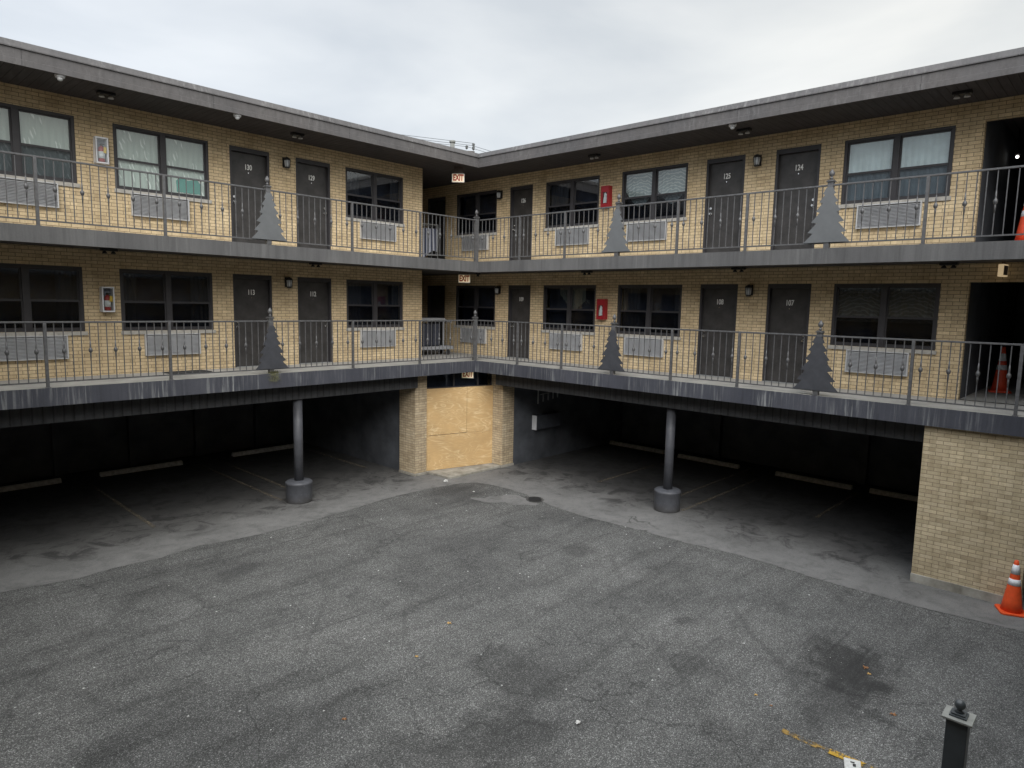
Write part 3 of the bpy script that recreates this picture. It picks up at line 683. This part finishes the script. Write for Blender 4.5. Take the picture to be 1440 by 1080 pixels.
for s_, u, f, lb in LP:
    loc, rz = W(s_, u, DW, (2.02, 4.80)[f]); lb = 'small black wall lantern ' + lb
    if proto is None: proto = make_lamp(lb); proto.location = loc; proto.rotation_euler = (0, 0, rz)
    else: dup(proto, loc, rz, lb)

# ------------------------------------------------------------------ fire extinguisher cabinets
def cabinet(side, u, z, body, label, h=.50, w_=.225, white=True):
    loc, rz = W(side, u, DW, z); t = thing('extinguisher_cabinet', label, 'cabinet', loc, rz, 'fire extinguisher cabinets on the brick')
    w2 = w_/2; D = .15; T = .028
    fr = MB()
    fr.box(-w2, w2, -D, 0, 0, T).box(-w2, w2, -D, 0, h-T, h).box(-w2, -w2+T, -D, 0, T, h-T).box(w2-T, w2, -D, 0, T, h-T)
    if not white: fr.box(-w2+T, w2-T, -D, -D+.012, h*.70, h-T).box(-w2+T, w2-T, -D, -D+.012, T, h*.16).box(-w2+T, -w2+T+.03, -D, -D+.012, h*.16, h*.70).box(w2-T-.03, w2-T, -D, -D+.012, h*.16, h*.7)
    fr.build('cabinet_frame', body, t, bevel=.008)
    MB().box(-w2+T, w2-T, -.014, -.004, T, h-T).build('back_panel', 'cabinet_back' if white else 'red_metal', t)
    ex = MB().lathe([(.0, T), (.055, T+.004), (.058, T+.02), (.058, h*.55), (.045, h*.62), (.02, h*.66), (.016, h*.70)], 18, 0, -.08)
    e_ = ex.build('extinguisher', 'red_metal', t)
    MB().lathe([(.0592, h*.20), (.0592, h*.46)], 18, 0, -.08).build('extinguisher_label', 'white_plastic', e_)
    MB().box(-.02, .02, -.10, -.06, h*.68, h*.75).box(-.015, .055, -.115, -.10, h*.72, h*.76).tube((.02, -.09, h*.70), (.065, -.09, h*.45), .008, 8).build('valve', 'rubber_black', e_)
    if white: MB().prism([(.02, h*.42), (.07, h*.40), (.075, h*.62), (.03, h*.66)], -.142, -.138, 'y').build('service_tag', 'yellow_tag', t)
    else: MB().prism([(-.045, h*.19), (.05, h*.20), (.055, h*.60), (.02, h*.68), (-.01, h*.66), (-.035, h*.45)], -.143, -.139, 'y').build('service_tag', 'white_plastic', t)
    MB().box(-w2+.02, w2-.02, -D+.001, -D+.004, T*.9, h-T*.9).build('cover', 'glass', t)
    return t
cabinet('L', -8.83, 1.30, 'white_plastic', 'white framed fire extinguisher cabinet with yellow tag, lower walkway')
cabinet('L', -8.81, 4.16, 'white_plastic', 'white framed fire extinguisher cabinet between the pale curtained upper windows')
cabinet('R', 3.30, 1.27, 'red_metal', 'red fire extinguisher cabinet left of the lower tree ornament', white=False, w_=.25, h=.53)
cabinet('R', 3.31, 4.14, 'red_metal', 'red fire extinguisher cabinet on the upper walkway wall', white=False, w_=.25, h=.53)

# ------------------------------------------------------------------ exit signs
def exit_sign(loc, rz, label, hang, drop):
    t = thing('exit_sign', label, 'sign', loc, rz, 'exit signs hanging under the ceilings')
    MB().box(-.17, .17, -.025, .025, -.115, .115).build('sign_box', 'sign_box', t, bevel=.006)
    MB().box(-.172, .172, -.03, -.0255, -.118, -.103).box(-.172, .172, -.03, -.0255, .103, .118).box(-.172, -.157, -.03, -.0255, -.103, .103).box(.157, .172, -.03, -.0255, -.103, .103).build('sign_frame', 'galv', t)
    add('lettering', text_mesh('EXIT', .225, 'exit_red', .62, .004, .011), t, (0, -.0275, 0))
    MB().box(-.12, .12, -.02, .02, .118, .115+drop).build('mount', 'bracket_brown', t)
    return t
ea = -R(47)
exit_sign((-.33, .8-.35+.0, 5.03), ea, 'lit-looking white EXIT sign with red letters under the roof corner', 0, .3)
exit_sign((.10, .62, 2.315), ea, 'white EXIT sign with red letters under the upper walkway corner', 0, .17)
exit_sign((-.02, .30, -.30-.09), ea, 'EXIT sign half hidden above the plywood entrance', 0, .02)
t = thing('exit_sign', 'small EXIT sign seen edge on beside the lower stair opening', 'sign', (1.2, -11.83, 2.37), R(79), 'exit signs hanging under the ceilings')
MB().box(-.04, .04, -.11, .11, -.105, .105).build('sign_box', 'sign_box', t, bevel=.006)
MB().box(-.043, -.0405, -.09, .09, -.08, .08).build('lettering_panel', 'bracket_brown', t)
MB().box(-.02, .02, -.03, .03, .115, .16).build('mount', 'bracket_brown', t)

# ------------------------------------------------------------------ cameras and soffit lights
def dome(loc, label):
    t = thing('security_camera', label, 'camera', loc, 0, 'white dome cameras under the roof edge')
    MB().lathe([(.0, .0), (.075, .0), (.078, -.03), (.07, -.06), (.05, -.062)], 20).build('housing', 'white_plastic', t)
    MB().lathe([(.05, -.062), (.048, -.085), (.03, -.11), (.0, -.118)], 16).build('dome', 'lamp_glass', t)
dome((-9.75, .10, 5.335), 'white dome camera under the roof edge, leftmost of three'); dome((-6.68, .10, 5.335), 'white dome camera under the roof edge above door 130'); dome((.14, -7.24, 5.335), 'white dome camera under the right roof edge')
def flood(loc, rz, label, grp):
    t = thing('ceiling_light', label, 'ceiling light', loc, rz, grp)
    MB().box(-.14, .14, -.07, .07, -.05, 0).build('fixture_box', 'lamp_black', t, bevel=.006)
    for s_ in (-1, 1): MB().lathe([(.02, -.05), (.035, -.07), (.05, -.10), (.045, -.10), (.0, -.085)], 14, s_*.075, 0).build('lamp_head', 'bulb_dim' if grp.startswith('roof') else 'lamp_black', t)
for (x, y), rz, lb in (((-8.9, .62), 0, 'dark twin ceiling light above the left extinguisher cabinet, under the roof'), ((-5.06, .62), 0, 'dark twin ceiling light under the roof above the lantern of door 130'), ((.72, -3.37), 1.57, 'dark twin ceiling light under the roof above the red cabinet'), ((.68, -7.24), 1.57, 'dark twin ceiling light under the roof beside the dome camera'), ((.62, -11.09), 1.57, 'dark twin ceiling light under the roof beside the upper stair opening')):
    flood((x, y, 5.335), rz, lb, 'roof soffit lights')
for (x, y), rz, lb in (((-8.87, 1.0), 0, 'black ceiling light under the upper walkway above the white cabinet'), ((-4.3, 1.2), 0, 'black ceiling light under the upper walkway near door 112'), ((1.0, 1.0), .8, 'black ceiling light under the upper walkway at the corner'), ((1.2, -2.9), 1.57, 'black ceiling light above the lower red cabinet'), ((1.2, -7.05), 1.57, 'black ceiling light above the lantern by door 108'), ((1.2, -11.02), 1.57, 'black ceiling light right of the window by door 107')):
    flood((x, y, 2.527), rz, lb, 'lower ceiling lights')
t = thing('stair_light', 'small lit round ceiling lamp inside the upper stair passage', 'ceiling light', (4.0, -11.50, 4.78))
MB().ball((0, 0, 0), .028).build('bulb', 'lit_bulb', t); MB().lathe([(.05, .04), (.06, .06), (.02, .10), (.012, .56)], 12).build('lamp_stem', 'lamp_black', t)

# ------------------------------------------------------------------ railings
bal_me = MB().box(-.007, .007, -.007, .007, .10, 1.115).mesh('baluster', 'rail_paint')
kn = MB().box(-.007, .007, -.007, .007, .10, 1.115).lathe([(.009, .44), (.016, .56), (.012, .575), (.03, .60), (.034, .625), (.03, .65), (.012, .675), (.016, .69), (.009, .80)], 8)
kb_me = kn.mesh('knuckle_baluster', 'rail_paint')
post_me = MB().box(-.024, .024, -.024, .024, 0, 1.12).box(-.04, .04, -.04, .04, 0, .006).mesh('post', 'rail_paint')
FIN = [(.018, 1.225), (.018, 1.24), (.034, 1.25), (.034, 1.258), (.02, 1.268), (.018, 1.285), (.036, 1.30), (.048, 1.33), (.045, 1.36), (.028, 1.39), (.010, 1.41), (.0, 1.425)]
pr = MB().box(-.048, .048, -.048, .048, 0, 1.19).box(-.066, .066, -.066, .066, 1.19, 1.21).box(-.052, .052, -.052, .052, 1.21, 1.225)
big_me = pr.mesh('post', 'rail_paint'); fin_me = MB().lathe(FIN, 16).mesh('finial', 'rail_paint')
PO = {'L': [-16.4, -14.3, -12.25, -10.20, -8.17, -6.10, -4.02, -1.98], 'R': [1.55, 3.06, 4.62, 6.16, 7.70, 9.27, 10.83, 12.34, 13.9, 15.5]}
TREES = {'L': [-6.10], 'R': [4.62, 9.27]}
def railing(side, f, label):
    z = FL[f]; loc, rz = W(side, 0, .045, z)
    t = thing('railing', label, 'railing', loc, rz, 'metal railings along the walkways')
    far = -16.4 if side == 'L' else 15.5; x0, x1 = min(0, far), max(0, far)
    if side == 'R': x0 += .05
    else: x1 -= .0
    MB().box(x0, x1, -.022, .022, 1.115, 1.145).build('top_rail', 'rail_paint', t, bevel=.004)
    MB().box(x0, x1, -.012, .012, .082, .105).build('bottom_rail', 'rail_paint', t)
    ps = sorted(PO[side]+[0.0])
    for p in ps:
        if p == 0.0:
            if side == 'L': add('post', big_me, t, (p, 0, 0)); add('finial', fin_me, t, (p, 0, 0))
        elif p in TREES[side]:
            add('post', big_me, t, (p, 0, 0)); add('finial', fin_me, t, (p, 0, 0))
        else: add('post', post_me, t, (p, 0, 0))
    k_ = 0
    for a_, b_ in zip(ps, ps[1:]):
        n = 15 if side == 'L' else 11
        if a_ < -12.3 or b_ > 12.4: continue
        for i in range(1, n):
            kk = (i % 3 == (2 if side == 'L' else 1)); add('baluster', kb_me if kk else bal_me, t, (a_+(b_-a_)*i/n, random.gauss(0, .001), 0))
railing('L', 0, 'grey metal railing of the left wing, lower walkway'); railing('L', 1, 'grey metal railing of the left wing, upper walkway')
railing('R', 0, 'grey metal railing of the right wing, lower walkway'); railing('R', 1, 'grey metal railing of the right wing, upper walkway')
# flat steel pine tree ornaments bolted to the posts
half = [(.40, 0), (.245, .165), (.335, .182), (.19, .345), (.285, .365), (.145, .53), (.215, .555), (.105, .695), (.165, .718), (.072, .84), (.11, .862), (.05, .97)]
poly = [(x, z_) for x, z_ in half] + [(-x, z_) for x, z_ in reversed(half)]
def ornament(side, u, f, mat, label, s_=1.0):
    loc, rz = W(side, u, .045-.055, FL[f]+.10)
    o = MB().prism([(x*s_, z_*s_) for x, z_ in poly], -.008, -.002, 'y').build('tree_ornament', mat, None, loc, rz)
    return tag(o, label, 'ornament', 'flat metal pine trees on the railing posts')
ornament('L', -6.10, 1, 'tree_steel', 'flat grey steel pine tree on the upper left railing by door 130'); ornament('L', -6.10, 0, 'tree_steel_dark', 'flat dark steel pine tree on the lower left railing by door 113', .97)
ornament('R', 4.62, 1, 'tree_steel', 'flat grey steel pine tree beside the upper red cabinet'); ornament('R', 9.27, 1, 'tree_steel', 'flat grey steel pine tree on the railing by door 124', 1.02)
ornament('R', 4.62, 0, 'tree_steel_dark', 'flat dark steel pine tree beside the lower red cabinet', .98); ornament('R', 9.27, 0, 'tree_steel_dark', 'flat dark steel pine tree on the railing by door 107', 1.05)
# weeds growing at the foot of the lower left tree
wd = MB()
for i in range(150):
    x = random.gauss(0, .06); d0 = random.uniform(-.05, .05); a_ = random.uniform(-.05, .05); l_ = random.uniform(.03, .13); z0 = random.uniform(-.16, .03)
    wd.face([(x, d0-.03, z0), (x+.006, d0-.03, z0), (x+a_, d0-.05, z0-l_*.6), ]); wd.face([(x, d0, 0), (x+.008, d0, 0), (x+a_, d0-.03, l_*.6)])
tag(wd.build('weed', 'weed_green', None, (-6.08, -.012, .03)), 'small yellow green weed hanging over the slab edge below the tree ornament', 'weed')

# ------------------------------------------------------------------ round columns
def make_col(label):
    t = thing('support_column', label, 'column', group='round columns holding the walkway beams')
    MB().lathe([(.105, .5), (.105, 2.46)], 28).build('shaft', 'post_paint_grey', t)
    MB().lathe([(.30, 0), (.305, .02), (.30, .06), (.298, .42), (.31, .44), (.31, .475), (.27, .505), (.11, .515)], 36).build('base', 'post_paint_grey', t)
    MB().box(-.13, .13, -.13, .13, 2.455, 2.47).build('cap_plate', 'post_paint_grey', t); return t
k = NB('post_paint_grey', .5, .4); v = k.uv(); n = k.noise(v, 4, 6, .65); ch = k.ramp(k.noise(v, 16, 5, .7), (.64, 0.), (.67, 1.))
hz = k.sepxyz(k.n('ShaderNodeTexCoord').outputs['Object'])[2]; low = k.ramp(k.math('ADD', hz, k.math('MULTIPLY', n, .25)), (.13, .75), (.34, 0.))
c = k.mix(1, (.088, .092, .105), k.ramp(n, (.3, .7), (.7, 1.15)), 'MULTIPLY'); c = k.mix(k.math('MULTIPLY', ch, k.ramp(hz, (.5, .8), (.6, .15))), c, (.30, .29, .28)); c = k.mix(low, c, (.05, .047, .042))
k.color(c); k.bump(n, .2, .004)
c1 = make_col('round grey column with fat base in the left parking bays'); c1.location = (-5.21, .54, GZ)
c2 = dup(c1, (.66, -5.88, GZ), 0, 'round grey column with fat base in the right parking bays')

# ------------------------------------------------------------------ wheel stops
def stop(x0, x1, fix, axis, label):
    l_ = abs(x1-x0); mb = MB()
    pr_ = [(-.09, 0), (.09, 0), (.06, .10), (.045, .115), (-.045, .115), (-.06, .10)]
    mb.prism(pr_, -l_/2, l_/2, 'x')
    c_ = (x0+x1)/2; o = mb.build('wheel_stop', 'stop_concrete', None, (c_, fix, GZ+.006) if axis == 'x' else (fix, c_, GZ+.006), 0 if axis == 'x' else math.pi/2, bevel=.012)
    o.rotation_euler.z += random.gauss(0, .012)
    tag(o, label, 'wheel stop', 'concrete wheel stops in the parking bays')
stop(-10.6, -8.75, 6.02, 'x', 'low concrete wheel stop in the left bays, farthest left'); stop(-7.87, -5.80, 6.0, 'x', 'low concrete wheel stop in the left bays, middle one'); stop(-4.33, -2.3, 6.0, 'x', 'low concrete wheel stop behind the left column')
stop(-.55, -2.66, 6.0, 'y', 'low concrete wheel stop in the right bays, first left of the column'); stop(-3.24, -5.25, 5.9, 'y', 'low concrete wheel stop just right of the right column'); stop(-6.34, -8.40, 5.94, 'y', 'low concrete wheel stop in the right bays, third from left'); stop(-8.82, -10.85, 6.0, 'y', 'low concrete wheel stop partly behind the brick wall')

# ------------------------------------------------------------------ plywood board
t = thing('plywood_board', 'tan plywood sheets boarding up the corner entrance', 'plywood board', (a.x, a.y, 0), ang)
MB().box(.005, ln-.001, .0, .018, GZ+.07, -2.07).build('plywood_sheet', 'plywood', t)
MB().box(.005, ln*.60, .0, .018, -2.056, -.745).build('plywood_sheet', 'plywood', t); MB().box(ln*.60+.009, ln-.001, .001, .019, -2.065, -.742).build('plywood_sheet', 'plywood', t)
sc = MB()
for i in range(9):
    for zz in (GZ+.12, -2.11, -2.02, -.79): sc.tube((.08+i*(ln-.17)/8, .001, zz), (.08+i*(ln-.17)/8, -.002, zz), .006, 8)
sc.build('screw_heads', 'frame_bronze', t)

# ------------------------------------------------------------------ boxed unit and hanging rack in the right bay
t = thing('wall_vent_box', 'dark wall mounted unit with a pale end in the right parking bay', 'vent box', (2.02, -.4, -2.14))
MB().box(0, 1.15, -.18, -.02, 0, .43).build('casing', 'ac_dark', t, bevel=.01); MB().box(-.012, -.001, -.19, -.01, -.005, .435).build('end_panel', 'white_plastic', t)
t = thing('hanging_rack', 'grey bar rack hanging under the beam in the right parking bay', 'rack', (2.1, -.55, -.3))
hr = MB()
for x, z0, z1 in ((0, -1.05, 0), (.24, -1.0, -.78), (.47, -.98, -.75), (.70, -.95, 0), (.92, -.93, -.4)): hr.tube((x, 0, z0), (x, 0, z1), .02, 8)
hr.tube((.1, 0, -.78), (.72, 0, -.72), .018, 8); hr.build('bars', 'galv', t)

# ------------------------------------------------------------------ traffic cones
def make_cone(mat, label, h=.86):
    t = thing('traffic_cone', label, 'traffic cone', group='orange traffic cones')
    r0, r1 = .155, .028
    rad = lambda z_: r0+(r1-r0)*z_/h
    MB().lathe([(rad(z_), z_) for z_ in (.03, .2, .4, .6, .8, h-.01)]+[(.018, h), (.018, h-.03)], 28).build('cone_body', mat, t)
    for z0, z1 in ((.46, .56), (.64, .79)): MB().lathe([(rad(z0)+.003, z0), (rad(z1)+.003, z1)], 28).build('reflective_band', 'reflective_white', t)
    MB().prism([(-.19, -.15), (-.15, -.19), (.15, -.19), (.19, -.15), (.19, .15), (.15, .19), (-.15, .19), (-.19, .15)], 0, .035).build('base', mat, t, bevel=.01); return t
c1 = make_cone('cone_orange', 'bright orange cone with white bands at the foot of the brick wall'); c1.location = (-.12, -12.58, GZ+.006); c1.rotation_euler = (0, 0, .4)
c2 = make_cone('cone_red', 'faded red cone in the lower stair opening behind the railing', .93); c2.location = (3.62, -11.66, FF[0]); c2.rotation_euler = (0, 0, .2)
c3 = dup(c2, (1.62, -12.04, FF[1]), .5, 'red cone at the right edge on the upper walkway')

# ------------------------------------------------------------------ carts in the corner corridor
t = thing('housekeeping_cart', 'grey plastic cart with dark bags in the lower corner corridor', 'cart', (.12, 2.1, FF[0]), R(-6))
def tray(z_, x0, x1): return MB().box(x0, x1, -.25, .25, z_, z_+.03).box(x0, x1, -.25, -.235, z_+.03, z_+.10).box(x0, x1, .235, .25, z_+.03, z_+.10).box(x0, x0+.015, -.235, .235, z_+.03, z_+.10).box(x1-.015, x1, -.235, .235, z_+.03, z_+.10)
tray(.17, -.62, .66).build('bottom_tray', 'cart_plastic', t, bevel=.01); tray(1.02, -.62, .35).build('top_tray', 'cart_plastic', t, bevel=.01)
for x in (-.6, .30):
    for y in (-.22, .22): MB().box(x-.02, x+.02, y-.02, y+.02, .27, 1.02).build('upright', 'cart_plastic', t)
MB().box(-.45, -.12, -.2, .2, .27, .95).build('bag', 'cart_bag', t, bevel=.04); MB().box(-.05, .22, -.2, .2, .27, .95).build('bag', 'cart_bag', t, bevel=.04)
MB().tube((.35, -.22, 1.08), (.60, -.2, 1.0), .018).tube((.35, .22, 1.08), (.60, .2, 1.0), .018).tube((.60, -.22, 1.0), (.60, .22, 1.0), .022).build('handle', 'cart_plastic', t)
for x in (-.5, .5):
    for y in (-.2, .2): MB().tube((x, y-.02, .075), (x, y+.02, .075), .075, 16).box(x-.02, x+.02, y-.03, y+.03, .1, .17).build('wheel', 'rubber_black', t)
t = thing('luggage_rack', 'pale metal frame with striped cloth in the upper corner corridor', 'rack', (.26, 2.6, FF[1]), R(-12))
fm = MB()
for x in (-.35, .35):
    for y in (-.2, .2): fm.tube((x, y, 0), (x, y, 1.12), .014, 8)
fm.tube((-.35, -.2, 1.12), (.35, -.2, 1.12), .016, 8).tube((-.35, .2, 1.12), (.35, .2, 1.12), .014, 8).tube((-.35, -.2, .2), (.35, -.2, .2), .012, 8).tube((.35, -.2, 1.12), (.35, .2, 1.12), .014, 8)
fm.build('frame', 'galv', t)
cl = MB()
for i in range(14):
    x0, x1 = -.33+.047*i, -.33+.047*(i+1); z0, z1 = [.22+.12*math.sin(x*7) for x in (x0, x1)]
    cl.face([(x0, -.21+.03*math.sin(i), z0), (x1, -.21+.03*math.sin(i+1), z1), (x1, -.2, 1.0), (x0, -.2, 1.0)], True)
cl.build('cloth', 'striped_cloth', t)
o = MB().box(-.42, .42, -.24, .24, 0, .012).build('door_mat', 'mat_dark', None, (-7.45, 1.08, FF[0]+.001), .1, bevel=.004); tag(o, 'dark flat mat lying on the lower walkway below the window left of door 113', 'mat')

# ------------------------------------------------------------------ roof vent, utility pole
t = thing('roof_vent', 'short grey vent pipe standing above the roof corner', 'vent pipe', (2.0, 3.32, 5.69))
MB().lathe([(.075, 0), (.075, 1.14)], 16).build('pipe', 'vent_metal', t); MB().lathe([(.09, 1.10), (.10, 1.12), (.10, 1.17), (.02, 1.19)], 16).build('cap', 'vent_metal', t)
t = thing('utility_pole', 'distant utility pole top with crossarm insulators and wires beyond the roof', 'utility pole', (15.45, 16.75, GZ))
MB().lathe([(.17, 0), (.13, 13.5)], 12).build('pole', 'wood_pole', t)
MB().tube((-.85, .35, 13.86-.16), (.05, -.25, 13.86-.16), .05, 8).build('crossarm', 'wood_pole', t)
for x, y, z_ in ((-.45, -.1, 13.95), (-.16, -.38, 13.9), (-.14, -.36, 14.1)): MB().lathe([(.02, z_-.16), (.09, z_-.08), (.05, z_-.04), (.10, z_), (.03, z_+.07), (.0, z_+.08)], 12, x, y).build('insulator', 'galv_dark', t)
wr = MB()
for a_, b_ in (((-.15, -.37, 14.0), (9, -7, 11.4)), ((-.45, -.1, 13.95), (8, -8, 11.0)), ((-.15, -.37, 14.02), (-14, 8.5, 14.6)), ((-.45, -.1, 13.95), (-14, 7.6, 14.15)), ((-.15, -.37, 14.15), (-14, 9.5, 15.0))): wr.tube(a_, b_, .011, 6)
wr.build('wires', 'wire_black', t)

# ------------------------------------------------------------------ foreground post
px, py = -8.855, -13.172
t = thing('gate_post', 'dark square steel post with ball finial and pale cap in the foreground', 'post', (px, py, GZ))
zt = 2.49
MB().box(-.052, .052, -.052, .052, 0, zt).build('post', 'post_paint', t, bevel=.004)
MB().box(-.073, .073, -.073, .073, zt, zt+.012).build('cap_plate', 'post_cap', t, bevel=.002)
MB().prism([(-.042, -.042), (.042, -.042), (.042, .042), (-.042, .042)], zt+.012, zt+.022).prism([(-.034, -.034), (.034, -.034), (.034, .034), (-.034, .034)], zt+.022, zt+.032).build('cap_step', 'post_paint', t, bevel=.002)
MB().lathe([(.024, zt+.032), (.014, zt+.04), (.012, zt+.048)]+[(.028*math.sin(math.pi*j/12), zt+.074-.028*math.cos(math.pi*j/12)) for j in range(2, 13)], 24).build('ball_finial', 'post_paint', t)

# ------------------------------------------------------------------ drain, litter, leaves
t = thing('storm_drain', 'dark sunken storm drain at the edge of the apron', 'drain', (-1.02, -3.22, GZ+.008), R(45))
ring = MB()
for i in range(28):
    t0, t1 = 2*math.pi*i/28, 2*math.pi*(i+1)/28
    ring.face([(.27*math.cos(t0), .22*math.sin(t0), .0), (.27*math.cos(t1), .22*math.sin(t1), .0), (.22*math.cos(t1), .17*math.sin(t1), .004), (.22*math.cos(t0), .17*math.sin(t0), .004)])
ring.build('rim', 'ceiling_dark', t)
gr = MB()
for i in range(-4, 5): gr.box(i*.045-.008, i*.045+.008, -.15, .15, .001, .006)
gr.build('grate', 'rubber_black', t)
MB().face([(.22*math.cos(2*math.pi*i/28), .17*math.sin(2*math.pi*i/28), .0005) for i in range(28)]).build('pit', 'rubber_black', t)
def crumple(name, loc, s_, mat, label, cat, flat=.6):
    bm = bmesh.new(); bmesh.ops.create_icosphere(bm, subdivisions=2, radius=s_)
    for v_ in bm.verts: v_.co *= random.uniform(.6, 1.15); v_.co.z = max(v_.co.z*flat, -s_*.3)
    me = bpy.data.meshes.new(name); bm.to_mesh(me); bm.free(); me.materials.append(MATS[mat]); me.uv_layers.new(name='UVMap')
    return tag(add(name, me, None, (loc[0], loc[1], GZ+s_*.3+.008)), label, cat)
crumple('crumpled_paper', (-1.53, -.50), .07, 'paper', 'crumpled white paper ball below the entrance step', 'litter')
crumple('crumpled_paper', (-1.65, -1.71), .03, 'paper', 'small white paper scrap on asphalt near the drain', 'litter', .3)
crumple('foil_scrap', (-7.36, -9.43), .035, 'paper', 'small grey white scrap near the bottom centre of the asphalt', 'litter', .5)
t = thing('flattened_carton', 'flattened white carton with black marks on the yellow line', 'litter', (-5.93, -11.93, GZ+.014), R(20))
MB().box(-.10, .10, -.08, .08, 0, .03).build('carton', 'paper', t, bevel=.006); MB().box(-.03, .02, -.03, .0, .030, .032).box(.03, .05, -.02, .02, .030, .032).build('print_marks', 'ink_black', t)
leaf_me = {}
LFL = ['yellow leaf near the middle of the asphalt', 'small yellow leaf left of the middle of the asphalt', 'brown leaf on asphalt farthest left', 'large brown leaf on the dark oil stain at the right',
       'yellow leaf beside a brown one on the dark oil stain', 'small yellow leaf just above the worn yellow line', 'brown leaf on asphalt nearest the foreground post', 'tiny brown leaf just above the start of the yellow line']
for mt in ('leaf_brown', 'leaf_yellow'):
    pts = [(.0, -.05), (.012, -.02), (.035, -.03), (.025, .0), (.045, .02), (.018, .022), (.0, .055), (-.018, .022), (-.045, .02), (-.025, .0), (-.035, -.03), (-.012, -.02)]
    lm = MB(); n = len(pts)
    for i in range(n):
        p, q_ = pts[i], pts[(i+1) % n]; lm.face([(0, 0, .004), (p[0], p[1], .012*((i % 3)-.2)+.004), (q_[0], q_[1], .012*(((i+1) % 3)-.2)+.004)])
    leaf_me[mt] = lm.mesh('fallen_leaf', mt)
for (x, y), mt, sc_ in (((-6.79, -6.58), 'leaf_yellow', 1.1), ((-7.73, -6.99), 'leaf_yellow', .8), ((-9.18, -7.49), 'leaf_brown', .9), ((-3.67, -11.42), 'leaf_brown', 1.2), ((-3.8, -11.5), 'leaf_yellow', .8), ((-5.34, -10.64), 'leaf_yellow', .7), ((-4.57, -11.98), 'leaf_brown', 1.1), ((-5.43, -10.87), 'leaf_brown', .6)):
    lab_ = LFL.pop(0)
    o = add('fallen_leaf', leaf_me[mt], None, (x, y, GZ+.004), random.uniform(0, 6)); o.scale = (sc_*.75,)*3
    tag(o, lab_, 'leaf', 'dry leaves on the asphalt')
gm = MB()
for i in range(200):
    x, y = random.uniform(-12, -1.1), random.uniform(-13, -1.1)
    s_ = random.choice((.006, .008, .012, .018)); h_ = s_*.6; z0 = GZ+.001
    aa = random.uniform(0, 6); p = [(x+s_*math.cos(aa+j*2.1), y+s_*math.sin(aa+j*2.1), z0) for j in range(3)]; tp = (x, y, z0+h_)
    for j in range(3): gm.face([p[j], p[(j+1) % 3], tp])
tag(gm.build('grit', 'paper'), 'scattered pale grit and tiny scraps on the asphalt', 'grit', kind='stuff')

# ------------------------------------------------------------------ the wing the photographer stands on (behind the camera)
mo2 = thing('opposite_wing', 'tan brick motel wing behind the viewpoint closing the courtyard', 'building')
def q2(name, mb, mat): mb.build(name, mat, mo2)
q2('wall', MB().box(-26, -15.6, -30, 6, GZ, 5.6).box(-15.6, 8, -30, -17.4, GZ, 5.6), 'brick')
q2('walkway', MB().box(-15.6, -14.1, -15.9, 0, -.3, 0).box(-15.6, 0, -17.4, -15.9, -.3, 0).box(-15.6, -14.1, -15.9, 0, 2.48, 2.77).box(-15.6, 0, -17.4, -15.9, 2.48, 2.77), 'upper_edge')
q2('roof', MB().box(-26, -14.1, -30, 6, 5.6, 5.9).box(-14.1, 8, -30, -15.9, 5.6, 5.9), 'roof_fascia')
